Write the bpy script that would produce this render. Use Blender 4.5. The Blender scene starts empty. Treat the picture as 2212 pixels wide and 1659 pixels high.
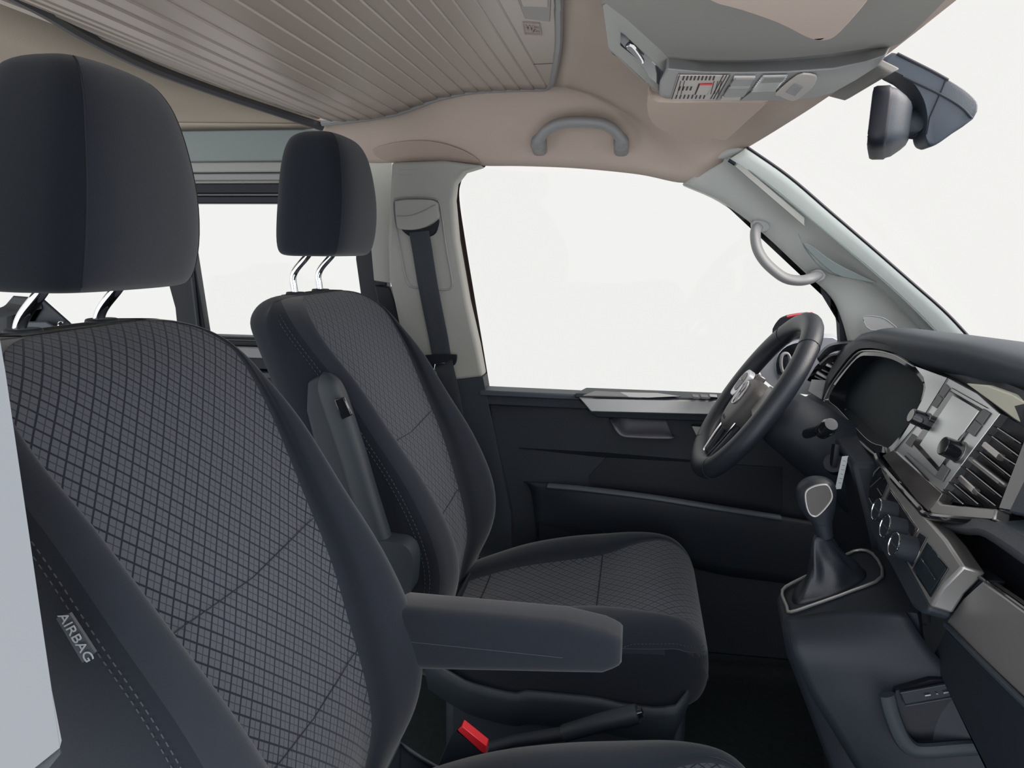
import bpy, bmesh, math, random
from mathutils import Vector, Matrix
random.seed(4)
S = bpy.context.scene
COL = S.collection
# ------------------------------------------------------------------ camera
FPX = 1650.0
CAM = Vector((0, -1.26, 1.12))
_Y = Vector((274, 289, -1650)).normalized()
_X = Vector((10358, -400, 1650)); _X = (_X - _X.dot(_Y)*_Y).normalized()
_Z = _X.cross(_Y)
R = Matrix((_X, _Y, _Z))            # camera axes -> van axes (x forward, y to the driver side, z up)
cd = bpy.data.cameras.new('camera'); cam = bpy.data.objects.new('camera', cd); COL.objects.link(cam)
cam.matrix_world = Matrix.Translation(CAM) @ R.to_4x4()
cd.sensor_fit = 'HORIZONTAL'; cd.sensor_width = 36; cd.lens = 36*FPX/2212
cd.clip_start = .02; cd.clip_end = 200
S.camera = cam
SIDE = 2.5
# ------------------------------------------------------------------ world and exposure
w = bpy.data.worlds.new('world'); S.world = w; w.use_nodes = True
bg = w.node_tree.nodes['Background']
_n = w.node_tree.nodes; _l = w.node_tree.links
_tc = _n.new('ShaderNodeTexCoord'); _sp = _n.new('ShaderNodeSeparateXYZ'); _l.new(_tc.outputs['Generated'], _sp.inputs[0])
# overcast sky: even white ahead and to the driver side, brighter on the side the open door faces
_mr = _n.new('ShaderNodeMapRange'); _mr.interpolation_type = 'SMOOTHSTEP'
_mr.inputs['From Min'].default_value = .0; _mr.inputs['From Max'].default_value = -.65
_mr.inputs['To Min'].default_value = 1.0; _mr.inputs['To Max'].default_value = SIDE
_l.new(_sp.outputs[1], _mr.inputs['Value']); _l.new(_mr.outputs[0], bg.inputs[1])
_mc = _n.new('ShaderNodeMapRange'); _mc.interpolation_type = 'SMOOTHSTEP'
_mc.inputs['From Min'].default_value = .0; _mc.inputs['From Max'].default_value = -.65; _l.new(_sp.outputs[1], _mc.inputs['Value'])
_mx = _n.new('ShaderNodeMix'); _mx.data_type = 'RGBA'; _l.new(_mc.outputs[0], _mx.inputs[0])
_mx.inputs[6].default_value = (.905, .893, .875, 1); _mx.inputs[7].default_value = (.86, .89, .93, 1); _l.new(_mx.outputs[2], bg.inputs[0])
S.view_settings.view_transform = 'Standard'; S.view_settings.look = 'None'
S.view_settings.gamma = 1; S.view_settings.use_curve_mapping = False
S.view_settings.exposure = 0.0
def area(name, loc, target, size, power, color):
    l = bpy.data.lights.new(name, 'AREA'); l.shape = 'RECTANGLE'; l.size, l.size_y = size; l.energy = power; l.color = color
    o = bpy.data.objects.new(name, l); COL.objects.link(o); o.location = loc
    o.rotation_euler = (Vector(target)-Vector(loc)).to_track_quat('-Z', 'Y').to_euler()
    return o
# daylight coming down through the windscreen
area('windscreen_daylight', (1.9, .2, 2.2), (.4, .2, .9), (1.6, 1.6), 85, (1.0, .90, .84))

# ------------------------------------------------------------------ helpers
def W(px, py, y=None, x=None, z=None, pl=None):
    v = R @ Vector((px-1106, -(py-829.5), -FPX))
    if y is not None: t = (y-CAM.y)/v.y
    elif x is not None: t = (x-CAM.x)/v.x
    elif z is not None: t = (z-CAM.z)/v.z
    else:
        n, d = pl; n = Vector(n); t = (d-n.dot(CAM))/n.dot(v)
    return CAM + v*t
def cr(pts, n=6, closed=False):
    pts = [Vector(p) for p in pts]; N = len(pts); out = []
    segs = N if closed else N-1
    for i in range(segs):
        p1 = pts[i]; p2 = pts[(i+1) % N]
        p0 = pts[i-1] if (closed or i > 0) else p1*2-p2
        p3 = pts[(i+2) % N] if (closed or i+2 < N) else p2*2-p1
        for k in range(n):
            t = k/n
            out.append(.5*((2*p1)+(p2-p0)*t+(2*p0-5*p1+4*p2-p3)*t*t+(3*p1-p0-3*p2+p3)*t**3))
    if not closed: out.append(pts[-1].copy())
    return out
def lerp(a, b, t): return a+(b-a)*t
def interp(tab, x):
    tab = sorted(tab)
    if x <= tab[0][0]: return tab[0][1]
    for (a, va), (b, vb) in zip(tab, tab[1:]):
        if x <= b: return va+(vb-va)*(x-a)/(b-a)
    return tab[-1][1]
def obj(name, bm, mat, parent=None, ang=38, bevel=0, bseg=2, solid=0, sub=0, fixn=True):
    if fixn: bmesh.ops.recalc_face_normals(bm, faces=bm.faces)
    me = bpy.data.meshes.new(name); bm.to_mesh(me); bm.free()
    for m in (mat if isinstance(mat, (list, tuple)) else [mat]): me.materials.append(m)
    me.polygons.foreach_set('use_smooth', [True]*len(me.polygons))
    if ang < 180: me.set_sharp_from_angle(angle=math.radians(ang))
    o = bpy.data.objects.new(name, me); COL.objects.link(o)
    if parent: o.parent = parent
    if solid:
        m = o.modifiers.new('solid', 'SOLIDIFY'); m.thickness = abs(solid); m.offset = 1 if solid > 0 else -1
    if bevel:
        m = o.modifiers.new('bevel', 'BEVEL'); m.width = bevel; m.segments = bseg; m.limit_method = 'ANGLE'; m.angle_limit = math.radians(38)
        m.harden_normals = False
    if sub:
        m = o.modifiers.new('sub', 'SUBSURF'); m.levels = sub; m.render_levels = sub
    return o
def empty(name, loc=(0, 0, 0)):
    o = bpy.data.objects.new(name, None); COL.objects.link(o); o.location = loc; o.empty_display_size = .05
    return o
def tag(o, label, cat, group=None):
    o['label'] = label; o['category'] = cat
    if group: o['group'] = group
    return o
def struct(o, label=None):
    o['kind'] = 'structure'
    if label: o['label'] = label
    return o
def prism(pts, vec, bm=None):
    """outline (list of Vector) extruded by vec"""
    bm = bm or bmesh.new(); vec = Vector(vec)
    a = [bm.verts.new(p) for p in pts]; b = [bm.verts.new(p+vec) for p in pts]
    n = len(pts)
    fa = bm.faces.new(a); fb = bm.faces.new(b[::-1])
    for i in range(n): bm.faces.new((a[i], b[i], b[(i+1) % n], a[(i+1) % n]))
    if n > 4: bmesh.ops.triangulate(bm, faces=[fa, fb])
    return bm
def strip(outer, inner, vec, bm=None):
    """closed frame between two outlines of equal count, with thickness"""
    bm = bm or bmesh.new(); vec = Vector(vec); n = len(outer)
    A = [bm.verts.new(p) for p in outer]; B = [bm.verts.new(p) for p in inner]
    C = [bm.verts.new(p+vec) for p in outer]; D = [bm.verts.new(p+vec) for p in inner]
    for i in range(n):
        j = (i+1) % n
        for q in ((A[i], A[j], B[j], B[i]), (C[i], D[i], D[j], C[j]), (A[i], C[i], C[j], A[j]), (B[i], B[j], D[j], D[i])):
            bm.faces.new(q)
    return bm
def loft(rings, bm=None, closed=True, cap=True, uv=None):
    bm = bm or bmesh.new()
    V = [[bm.verts.new(p) for p in r] for r in rings]
    n = len(rings[0])
    for i in range(len(V)-1):
        for j in range(n if closed else n-1):
            k = (j+1) % n
            bm.faces.new((V[i][j], V[i][k], V[i+1][k], V[i+1][j]))
    if cap and closed:
        bm.faces.new(V[0][::-1]); bm.faces.new(V[-1])
    return bm
def tube(path, r, seg=10, closed=False, bm=None, flat=None, up=None):
    """swept tube; r number or list; flat=(a,b) half sizes of an elliptical/boxy section"""
    bm = bm or bmesh.new(); P = [Vector(p) for p in path]; n = len(P)
    rr = r if isinstance(r, (list, tuple)) else [r]*n
    rings = []; prev = None
    for i in range(n):
        a = P[i-1] if (i > 0 or closed) else P[i]; b = P[(i+1) % n] if (i < n-1 or closed) else P[i]
        t = (b-a).normalized()
        if prev is None:
            u = Vector(up) if up is not None else (Vector((0, 0, 1)) if abs(t.z) < .9 else Vector((1, 0, 0)))
        else: u = prev
        u = (u-u.dot(t)*t).normalized(); prev = u; v = t.cross(u)
        ring = []
        for k in range(seg):
            an = 2*math.pi*(k+.5)/seg; c, s = math.cos(an), math.sin(an)
            if flat:
                e = flat[2] if len(flat) > 2 else 1
                c = math.copysign(abs(c)**e, c); s = math.copysign(abs(s)**e, s)
                ring.append(P[i]+rr[i]*(u*c*flat[0]+v*s*flat[1]))
            else: ring.append(P[i]+rr[i]*(u*c+v*s))
        rings.append(ring)
    if closed:
        rings.append(rings[0]); return _loftc(rings[:-1], bm)
    return loft(rings, bm)
def _loftc(rings, bm):
    V = [[bm.verts.new(p) for p in r] for r in rings]; n = len(rings[0]); m = len(V)
    for i in range(m):
        for j in range(n):
            k = (j+1) % n; i2 = (i+1) % m
            bm.faces.new((V[i][j], V[i][k], V[i2][k], V[i2][j]))
    return bm
def box(c, s, rot=None, bm=None):
    bm = bm or bmesh.new(); c = Vector(c)
    M = rot or Matrix.Identity(3)
    vs = [bm.verts.new(c + M @ Vector((sx*s[0]/2, sy*s[1]/2, sz*s[2]/2))) for sx in (-1, 1) for sy in (-1, 1) for sz in (-1, 1)]
    for f in ((0, 1, 3, 2), (4, 6, 7, 5), (0, 4, 5, 1), (2, 3, 7, 6), (0, 2, 6, 4), (1, 5, 7, 3)): bm.faces.new([vs[i] for i in f])
    return bm
def patch(rows, nu=6, nv=6, bm=None):
    rows = [cr(r, nu) for r in rows]
    cols = list(zip(*rows)); cols = [cr(c, nv) for c in cols]
    return loft([list(c) for c in cols], bm, closed=False, cap=False)
def cyl(c, axis, r, h, seg=24, bm=None, r2=None):
    c = Vector(c); axis = Vector(axis).normalized()
    u = axis.orthogonal().normalized(); v = axis.cross(u); r2 = r if r2 is None else r2
    rings = []
    for d, q in ((0, r), (h, r2)):
        rings.append([c+axis*d+q*(u*math.cos(2*math.pi*k/seg)+v*math.sin(2*math.pi*k/seg)) for k in range(seg)])
    return loft(rings, bm)
def dashes(path, n, length, r, bm=None):
    bm = bm or bmesh.new(); P = cr(path, 10); L = [0]
    for a, b in zip(P, P[1:]): L.append(L[-1]+(b-a).length)
    def at(d):
        for i in range(len(P)-1):
            if L[i+1] >= d: return lerp(P[i], P[i+1], (d-L[i])/max(1e-9, L[i+1]-L[i]))
        return P[-1]
    for k in range(n):
        d = L[-1]*k/n; tube([at(d), at(min(L[-1], d+length))], r, 5, bm=bm)
    return bm
# ------------------------------------------------------------------ materials
def mat(name, col, rough=.6, metal=0, bump=0, bscale=400, spec=.5, var=0, vscale=6, coat=0, sheen=0):
    m = bpy.data.materials.new(name); m.use_nodes = True; nt = m.node_tree; N = nt.nodes; L = nt.links
    b = N['Principled BSDF']; b.inputs['Base Color'].default_value = (*col, 1)
    b.inputs['Roughness'].default_value = rough; b.inputs['Metallic'].default_value = metal
    b.inputs['Specular IOR Level'].default_value = spec; b.inputs['Coat Weight'].default_value = coat
    if sheen: b.inputs['Sheen Weight'].default_value = sheen; b.inputs['Sheen Roughness'].default_value = .5
    tc = N.new('ShaderNodeTexCoord')
    if var:
        no = N.new('ShaderNodeTexNoise'); no.inputs['Scale'].default_value = vscale; no.inputs['Detail'].default_value = 3
        L.new(tc.outputs['Object'], no.inputs['Vector'])
        mx = N.new('ShaderNodeMix'); mx.data_type = 'RGBA'
        mx.inputs[6].default_value = (*[c*(1-var) for c in col], 1); mx.inputs[7].default_value = (*[min(1, c*(1+var)) for c in col], 1)
        L.new(no.outputs['Fac'], mx.inputs[0]); L.new(mx.outputs[2], b.inputs['Base Color'])
    if bump:
        n2 = N.new('ShaderNodeTexNoise'); n2.inputs['Scale'].default_value = bscale; n2.inputs['Detail'].default_value = 2
        L.new(tc.outputs['Object'], n2.inputs['Vector'])
        bp = N.new('ShaderNodeBump'); bp.inputs['Strength'].default_value = bump; bp.inputs['Distance'].default_value = .001
        L.new(n2.outputs['Fac'], bp.inputs['Height']); L.new(bp.outputs['Normal'], b.inputs['Normal'])
    return m
HEAD = mat('headliner_fabric', (.47, .385, .33), .95, bump=.3, bscale=900, spec=.15, var=.04)
VISOR = mat('visor_fabric', (.54, .44, .37), .9, bump=.3, bscale=900, spec=.15)
HEADP = mat('headliner_pad_fabric', (.40, .32, .27), .95, bump=.3, bscale=900, spec=.15)
SEALM = mat('dark_seal', (.05, .05, .055), .6)
HEADG = mat('grey_headliner_fabric', (.27, .26, .24), .9, bump=.2, bscale=900, spec=.2, var=.04)
BLIND = mat('blind_slat', (.40, .335, .29), .35, spec=.5)
LINER = mat('canvas_liner', (.36, .31, .25), .95, bump=.3, bscale=500, spec=.1, var=.05)
TRIM = mat('beige_trim_plastic', (.31, .31, .285), .55, bump=.3, bscale=1200, spec=.4)
TRIML = mat('lit_trim_plastic', (.64, .68, .64), .5, bump=.2, bscale=1200, spec=.4)  # pale mint tone paints windscreen light onto the outer pillar strip
GREENG = mat('grey_rail_fabric', (.22, .25, .245), .8, spec=.3)
HANDLE = mat('grey_handle_plastic', (.25, .25, .25), .45, spec=.5)
HANDLE2 = mat('grey_grip_inner_plastic', (.40, .40, .40), .5, spec=.5)
BLACKR = mat('black_rubber', (.009, .010, .016), .5, spec=.3)
BROWNR = mat('brown_black_seal', (.03, .02, .018), .7, spec=.2)
DARKP = mat('dark_plastic', (.013, .018, .026), .55, bump=.35, bscale=1500, spec=.4)
DARKP2 = mat('charcoal_plastic', (.020, .028, .037), .5, bump=.35, bscale=1500, spec=.45)
DASHT = mat('soft_dash_plastic', (.032, .042, .056), .5, bump=.35, bscale=1500, spec=.5)
FAB = mat('charcoal_seat_fabric', (.0165, .0205, .029), .95, bump=.5, bscale=1600, spec=.12, sheen=.25, var=.08, vscale=40)
FABB = mat('dark_blue_side_fabric', (.0105, .0138, .020), .95, bump=.4, bscale=1600, spec=.1, sheen=.15)
SILV = mat('satin_silver', (.42, .41, .40), .38, metal=.75, bump=.1, bscale=1200)
SILVD = mat('dark_satin_silver', (.20, .195, .19), .38, metal=.7)
SILVG = mat('glossy_grey_lacquer', (.30, .28, .27), .12, metal=.8)
CHROME = mat('chrome', (.80, .83, .86), .08, metal=1)
PIANO = mat('black_gloss_plastic', (.010, .011, .014), .08, spec=.6, coat=.5)
SCREEN = mat('dark_display', (.010, .018, .024), .6, spec=.2)
GLASSY = mat('reflective_screen_glass', (.68, .71, .71), .28, metal=.95)
RADIO = mat('glossy_radio_face', (.62, .64, .65), .30, metal=.9)
BUTT = mat('grey_button', (.12, .12, .125), .5)
LEATH = mat('black_leather', (.015, .019, .026), .42, bump=.4, bscale=700, spec=.5)
RED = mat('red_plastic', (.65, .02, .03), .4)
CREAM = mat('cream_reflection', (.55, .53, .43), .5)
WHITE = mat('white_label_paper', (.55, .58, .60), .7)
INKG = mat('grey_print', (.16, .17, .18), .7)
TAGT = mat('grey_thread', (.30, .33, .36), .8)
TAGB = mat('dark_grey_tag', (.05, .055, .065), .8)
STITCH = mat('stitch_thread', (.036, .042, .056), .8)
SEAM = mat('dark_seam_thread', (.012, .015, .021), .9)  # dark thread for seams and piping
BELT = mat('belt_webbing', (.020, .025, .033), .7, bump=.5, bscale=900)
CARPET = mat('black_carpet', (.026, .034, .036), 1, bump=1, bscale=500, spec=.05, var=.3, vscale=60)
VENTP = mat('vent_cream_plastic', (.50, .46, .42), .5)
VENTD = mat('dark_brown_slot', (.05, .035, .033), .8)
LENS = mat('lamp_lens', (.42, .42, .41), .15, spec=.7)
BLUEG = mat('convex_mirror_glass', (.30, .36, .46), .05, metal=1)
MIRR = mat('mirror_glass', (.75, .78, .82), .03, metal=1)
def pattern_mat():
    m = bpy.data.materials.new('woven_check_fabric'); m.use_nodes = True; nt = m.node_tree; N = nt.nodes; L = nt.links
    b = N['Principled BSDF']; b.inputs['Roughness'].default_value = .95; b.inputs['Specular IOR Level'].default_value = .12
    b.inputs['Sheen Weight'].default_value = .2
    uv = N.new('ShaderNodeUVMap'); uv.uv_map = 'UVMap'
    mp = N.new('ShaderNodeMapping'); mp.inputs['Rotation'].default_value = (0, 0, math.radians(45)); L.new(uv.outputs[0], mp.inputs[0])
    sp = N.new('ShaderNodeSeparateXYZ'); L.new(mp.outputs[0], sp.inputs[0])
    def M(op, a, bb=None, cc=None):
        n = N.new('ShaderNodeMath'); n.operation = op
        for i, v in enumerate((a, bb, cc)):
            if v is None: continue
            if isinstance(v, (int, float)): n.inputs[i].default_value = v
            else: L.new(v, n.inputs[i])
        return n.outputs[0]
    def line(c, period, width):       # 1 on a line
        f = M('FRACT', M('DIVIDE', c, period)); d = M('MULTIPLY', M('ABSOLUTE', M('SUBTRACT', f, .5)), period)
        d = M('SUBTRACT', period/2, d)
        return M('LESS_THAN', d, width/2)
    p = .0200
    big = M('MAXIMUM', line(sp.outputs[0], p, .0026), line(sp.outputs[1], p, .0026))
    small = M('MAXIMUM', line(sp.outputs[0], p/2, .0014), line(sp.outputs[1], p/2, .0014))
    no = N.new('ShaderNodeTexNoise'); no.inputs['Scale'].default_value = 900; L.new(uv.outputs[0], no.inputs['Vector'])
    c0 = N.new('ShaderNodeMix'); c0.data_type = 'RGBA'; c0.inputs[6].default_value = (.045, .052, .066, 1); c0.inputs[7].default_value = (.075, .085, .106, 1)
    L.new(no.outputs['Fac'], c0.inputs[0])
    m1 = N.new('ShaderNodeMix'); m1.data_type = 'RGBA'; L.new(small, m1.inputs[0]); L.new(c0.outputs[2], m1.inputs[6]); m1.inputs[7].default_value = (.024, .028, .038, 1)
    m2 = N.new('ShaderNodeMix'); m2.data_type = 'RGBA'; L.new(big, m2.inputs[0]); L.new(m1.outputs[2], m2.inputs[6]); m2.inputs[7].default_value = (.007, .010, .018, 1)
    L.new(m2.outputs[2], b.inputs['Base Color'])
    bp = N.new('ShaderNodeBump'); bp.inputs['Strength'].default_value = .4; bp.inputs['Distance'].default_value = .001
    L.new(M('SUBTRACT', 1, M('MAXIMUM', big, M('MULTIPLY', small, .4))), bp.inputs['Height']); L.new(bp.outputs[0], b.inputs['Normal'])
    return m
CHECK = pattern_mat()
def glass_mat():
    m = bpy.data.materials.new('window_glass'); m.use_nodes = True; nt = m.node_tree; N = nt.nodes; L = nt.links
    for n in list(N): N.remove(n)
    o = N.new('ShaderNodeOutputMaterial'); t = N.new('ShaderNodeBsdfTransparent'); g = N.new('ShaderNodeBsdfGlossy')
    g.inputs['Roughness'].default_value = .02; g.inputs['Color'].default_value = (.9, .95, .95, 1); t.inputs['Color'].default_value = (.985, .992, .99, 1)
    mx = N.new('ShaderNodeMixShader'); mx.inputs[0].default_value = .006; L.new(t.outputs[0], mx.inputs[1]); L.new(g.outputs[0], mx.inputs[2]); L.new(mx.outputs[0], o.inputs[0])
    return m
GLASS = glass_mat()
def text(name, body, size, origin, xdir, ydir, m, parent, extrude=.0006):
    c = bpy.data.curves.new(name, 'FONT'); c.body = body; c.size = size; c.extrude = extrude; c.align_x = 'CENTER'; c.align_y = 'CENTER'
    t = bpy.data.objects.new('tmp', c); COL.objects.link(t)
    dg = bpy.context.evaluated_depsgraph_get(); me = bpy.data.meshes.new_from_object(t.evaluated_get(dg))
    bpy.data.objects.remove(t)
    xd = Vector(xdir).normalized(); yd = Vector(ydir); yd = (yd-yd.dot(xd)*xd).normalized(); zd = xd.cross(yd)
    M = Matrix((xd, yd, zd)).transposed().to_4x4(); M.translation = Vector(origin)
    me.transform(M); me.materials.clear(); me.materials.append(m); me.name = name
    o = bpy.data.objects.new(name, me); COL.objects.link(o)
    if parent: o.parent = parent
    return o
#==STRUCT==
# ------------------------------------------------------------------ setting: floor, walls, roof
o = struct(obj('floor', box((-.7, .02, -.02), (3.3, 1.66, .04)), CARPET))
struct(obj('wall_front', box((1.02, .02, .45), (.05, 1.66, .9)), DARKP))
# side plane of the driver side: leans inward towards the roof
SN = (0, 1, .207); SD = .80+.207*.72
def SP(off=0): return (SN, SD-off*math.hypot(1, .207))
# lower body wall behind the driver door
o = struct(obj('wall_left', box((-1.42, .83, .43), (1.96, .06, .86)), DARKP, bevel=.01))
for (z0, z1, y, yt, m, nm) in ((1.345, 1.425, .715, .06, GREENG, 'a'), (1.318, 1.345, .735, .05, TRIM, 'b'), (1.295, 1.316, .745, .05, HANDLE, 'c'), (1.289, 1.296, .738, .05, TRIM, 'c'),
                        ):
    o = struct(obj('trim_1', box((-1.59, y+yt/2, (z0+z1)/2), (1.58, yt, z1-z0)), m, bevel=.004))
# junction of rail and front headliner, light fabric end
# sliding window in the rear side wall
win = empty('window_3', (-1.2, .79, .85)); struct(win)
def wbox(x0, x1, y0, y1, z0, z1, m, par, name, bevel=.003):
    o = obj(name, box(((x0+x1)/2, (y0+y1)/2, (z0+z1)/2), (abs(x1-x0), abs(y1-y0), abs(z1-z0))), m, bevel=bevel); 
    if par: o.parent = par; o.matrix_parent_inverse = Matrix.Translation(-Vector(par.location))
    return o
wbox(-2.3, -.80, .755, .80, 1.262, 1.290, BLACKR, win, 'frame_rail')
wbox(-2.3, -.80, .745, .79, 1.256, 1.262, SILVD, win, 'sliding_track')
wbox(-2.3, -.80, .755, .80, 1.236, 1.256, BLACKR, win, 'frame_rail')
wbox(-2.3, -.66, .775, .80, .835, .852, BLACKR, win, 'frame_rail')
wbox(-2.3, -.66, .755, .79, .805, .835, HANDLE, win, 'window_ledge')
wbox(-2.3, -.66, .77, .80, .77, .805, BLACKR, win, 'frame_rail')
wbox(-2.3, -.66, .75, .79, .748, .766, DASHT, win, 'window_ledge')
# upright between the two rear panes (leaning) and front upright
pts = [W(396, 415, y=.79), W(366, 415, y=.79), W(360, 600, y=.79), W(378, 665, y=.79), W(388, 760, y=.79), W(450, 760, y=.79)]
o = obj('window_upright', prism(pts, (0, .03, 0)), BLACKR, win, bevel=.003); o.matrix_parent_inverse = Matrix.Translation(-win.location)
o = obj('window_upright', tube([W(402, 480, y=.785), W(432, 745, y=.785)], .006, 8), DARKP2, win); o.matrix_parent_inverse = Matrix.Translation(-win.location)
pts = [W(768, 380, y=.78), W(768, 560, y=.78), W(782, 660, y=.78), W(800, 800, y=.78), W(845, 800, y=.78), W(832, 560, y=.78), W(810, 380, y=.78)]
o = obj('window_upright', prism(pts, (0, .04, 0)), BLACKR, win, bevel=.004); o.matrix_parent_inverse = Matrix.Translation(-win.location)
o = obj('pane', prism([Vector((-2.3, .80, .84)), Vector((-.66, .80, .84)), Vector((-.66, .78, 1.26)), Vector((-2.3, .78, 1.26))], (0, .004, 0)), GLASS, win); o.matrix_parent_inverse = Matrix.Translation(-win.location)

# ---- rear ceiling liner and its dark seal
seal = cr([(-.78, .60, 1.418), (-.845, .52, 1.437), (-.895, .34, 1.449), (-.905, .10, 1.452), (-.88, -.10, 1.455), (-.842, -.257, 1.455), (-.80, -.55, 1.455), (-.78, -.9, 1.455)], 8)
rows = []
for i in range(9):
    t = i/8; r = []
    for p in seal:
        q = Vector((p.x-1.5, p.y+ (.10 if p.y > .5 else 0), 1.50))
        far = Vector((-2.3, p.y, 1.50-.08*max(0, p.y)))
        r.append(lerp(p, far, t))
    rows.append(r if i else [p+Vector((.02, 0, -.001)) for p in r])
bm = loft(rows, closed=False, cap=False)
# outer flap towards the driver-side rail
edge = [Vector((x, .70+(.02 if x < -.8 else 0), 1.424)) for x in [-.78, -.9, -1.05, -1.2, -1.4, -1.7, -2.0, -2.3]]
inn = [lerp(seal[0], Vector((-2.3, seal[0].y, 1.452)), (x+.78)/(-1.52)) for x in [-.78, -.9, -1.05, -1.2, -1.4, -1.7, -2.0, -2.3]]
loft([edge, inn], bm, closed=False, cap=False)
struct(obj('ceiling', bm, LINER, ang=180, solid=.012))
struct(obj('trim_2', tube([p+Vector((0, 0, -.006)) for p in seal], .0115, 8), SEALM))

# ---- roller blind of the roof opening
zb = [(-1.0, 1.462), (-.90, 1.460), (-.85, 1.454), (-.80, 1.438), (-.735, 1.425), (-.642, 1.430), (-.573, 1.444), (-.528, 1.459), (-.483, 1.473), (-.406, 1.486), (-.308, 1.489), (-.19, 1.489)]
blind = empty('roof_blind', (-.5, 0, 1.47))
tag(blind, 'beige slatted roller blind drawn across the roof opening', 'roller blind')
def inv(o, par): o.parent = par; o.matrix_parent_inverse = Matrix.Translation(-Vector(par.location)); return o
prof = []; x = -.905; pitch = .0327
while x < -.235:
    for (a, d) in ((.0, .004), (.0004, -.0022), (.0012, -.0034), (pitch-.0040, -.0056), (pitch-.0032, -.0050), (pitch-.0030, .004)):
        prof.append((x+a, interp(zb, x+a)+d))
    x += pitch
xe = x
rows = []
for k in range(25):
    y = lerp(.575, -.95, k/24)
    rows.append([Vector((px-.0*y, y, pz)) for px, pz in prof])
inv(obj('slats', loft(rows, closed=False, cap=False), BLIND, ang=25, solid=.003), blind)
# end bar with recessed grip
xa = xe
EB = [W(a, b, z=1.485) for a, b in ((1184, 184), (1190, 165), (1196, 135), (1200, 100), (1201, 60), (1200, 20), (1197, -40))]+[Vector((-.07, -.5, 1.485)), Vector((-.07, -.95, 1.485))]
EB = cr(EB, 3)
q = [Vector((xa, .572, 1.485))]+EB+[Vector((xa, -.95, 1.485))]
q = [Vector((p.x, p.y, 1.482)) for p in q]
inv(obj('end_bar', prism(q, (0, 0, .016)), BLIND, ang=30, bevel=.002), blind)
inv(obj('bar_joint', tube([W(1150, 139, z=1.4815), W(1196, 137, z=1.4815)], .0007, 5), SILVD), blind)
gp = [W(1120, 0, z=1.480), W(1134, 38, z=1.480), W(1188, 45, z=1.480), W(1190, 0, z=1.480), W(1190, -90, z=1.480), W(1090, -90, z=1.480)]
inv(obj('grip_recess', prism(gp, (0, 0, -.002)), SILVD, bevel=.001), blind)
gp = [W(1122, -2, z=1.477), W(1128, 14, z=1.477), W(1184, 16, z=1.477), W(1186, -40, z=1.477), W(1100, -40, z=1.477)]
inv(obj('grip_lip', prism(gp, (0, 0, .003)), BLIND, bevel=.002), blind)
bm = bmesh.new()                                                     # embossed pictogram
for (a, b, c, d) in ((1130, 50, 1165, 52), (1130, 50, 1134, 74), (1165, 52, 1170, 76), (1134, 74, 1170, 76), (1136, 56, 1141, 68), (1141, 68, 1144, 57), (1144, 57, 1149, 70), (1149, 70, 1152, 57), (1154, 60, 1164, 62), (1155, 68, 1166, 70), (1152, 72, 1158, 64)):
    tube([W(a, b, z=1.4805), W(c, d, z=1.4805)], .0012, 5, bm=bm)
inv(obj('embossed_pictogram', bm, BLIND), blind)

# ---- headliner: surface between the blind frame and the door / windscreen edge
I = [(-.775, .585, 1.418), (-.70, .585, 1.424), (-.60, .583, 1.436), (-.54, .582, 1.452), (-.48, .58, 1.470), (-.40, .58, 1.484), (-.30, .58, 1.487), (-.235, .578, 1.487)]+[Vector((p.x+.004, p.y, 1.4865)) for p in (EB[0], EB[4], EB[9], EB[12], EB[15], EB[18], EB[-1])]
O = [W(690, 345, y=.70), W(790, 352, y=.69), W(860, 352, y=.685), W(960, 350, y=.683), W(1040, 358, y=.68), W(1130, 359, y=.68), W(1250, 364, y=.68), W(1380, 377, y=.68), W(1480, 395, y=.68),
     W(1530, 368, y=.665), W(1618, 317, y=.62), W(1700, 267, x=.268), W(1780, 215, x=.300), W(1940, 100, x=.318), W(2230, -130, x=.318)]
O[-1] = Vector((.30, -.9, 1.37))
assert len(I) == len(O), (len(I), len(O))
I = cr(I, 6); O = cr(O, 6)
prof = [(0, 0), (.12, .00), (.3, .06), (.5, .20), (.68, .42), (.82, .65), (.93, .86), (1, 1)]
rows = []
for (s, h) in prof:
    r = []
    for k, (a, b) in enumerate(zip(I, O)):
        f = k/(len(I)-1)
        hh = lerp(h, s, 1 if f > .75 else max(0, (f-.55)/.2))        # front strip is nearly straight
        r.append(Vector((lerp(a.x, b.x, s), lerp(a.y, b.y, s), lerp(a.z, b.z, hh))))
    rows.append(r)
struct(obj('ceiling', loft(rows, closed=False, cap=False), HEAD, ang=180, solid=.01))
# raised lip round the blind
struct(obj('trim_3', tube([p+Vector((0, 0, .0)) for p in I], .0085, 8), HANDLE))
# oval pad seam above the belt pillar
struct(obj('trim_4', prism(cr([W(805, 325, y=.668), W(850, 308, y=.655), W(930, 305, y=.65), W(1000, 325, y=.655), W(1035, 352, y=.672), W(960, 348, y=.678), W(840, 348, y=.68)], 5, True), (0, .02, .004)), HEADP, bevel=.002))

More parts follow.
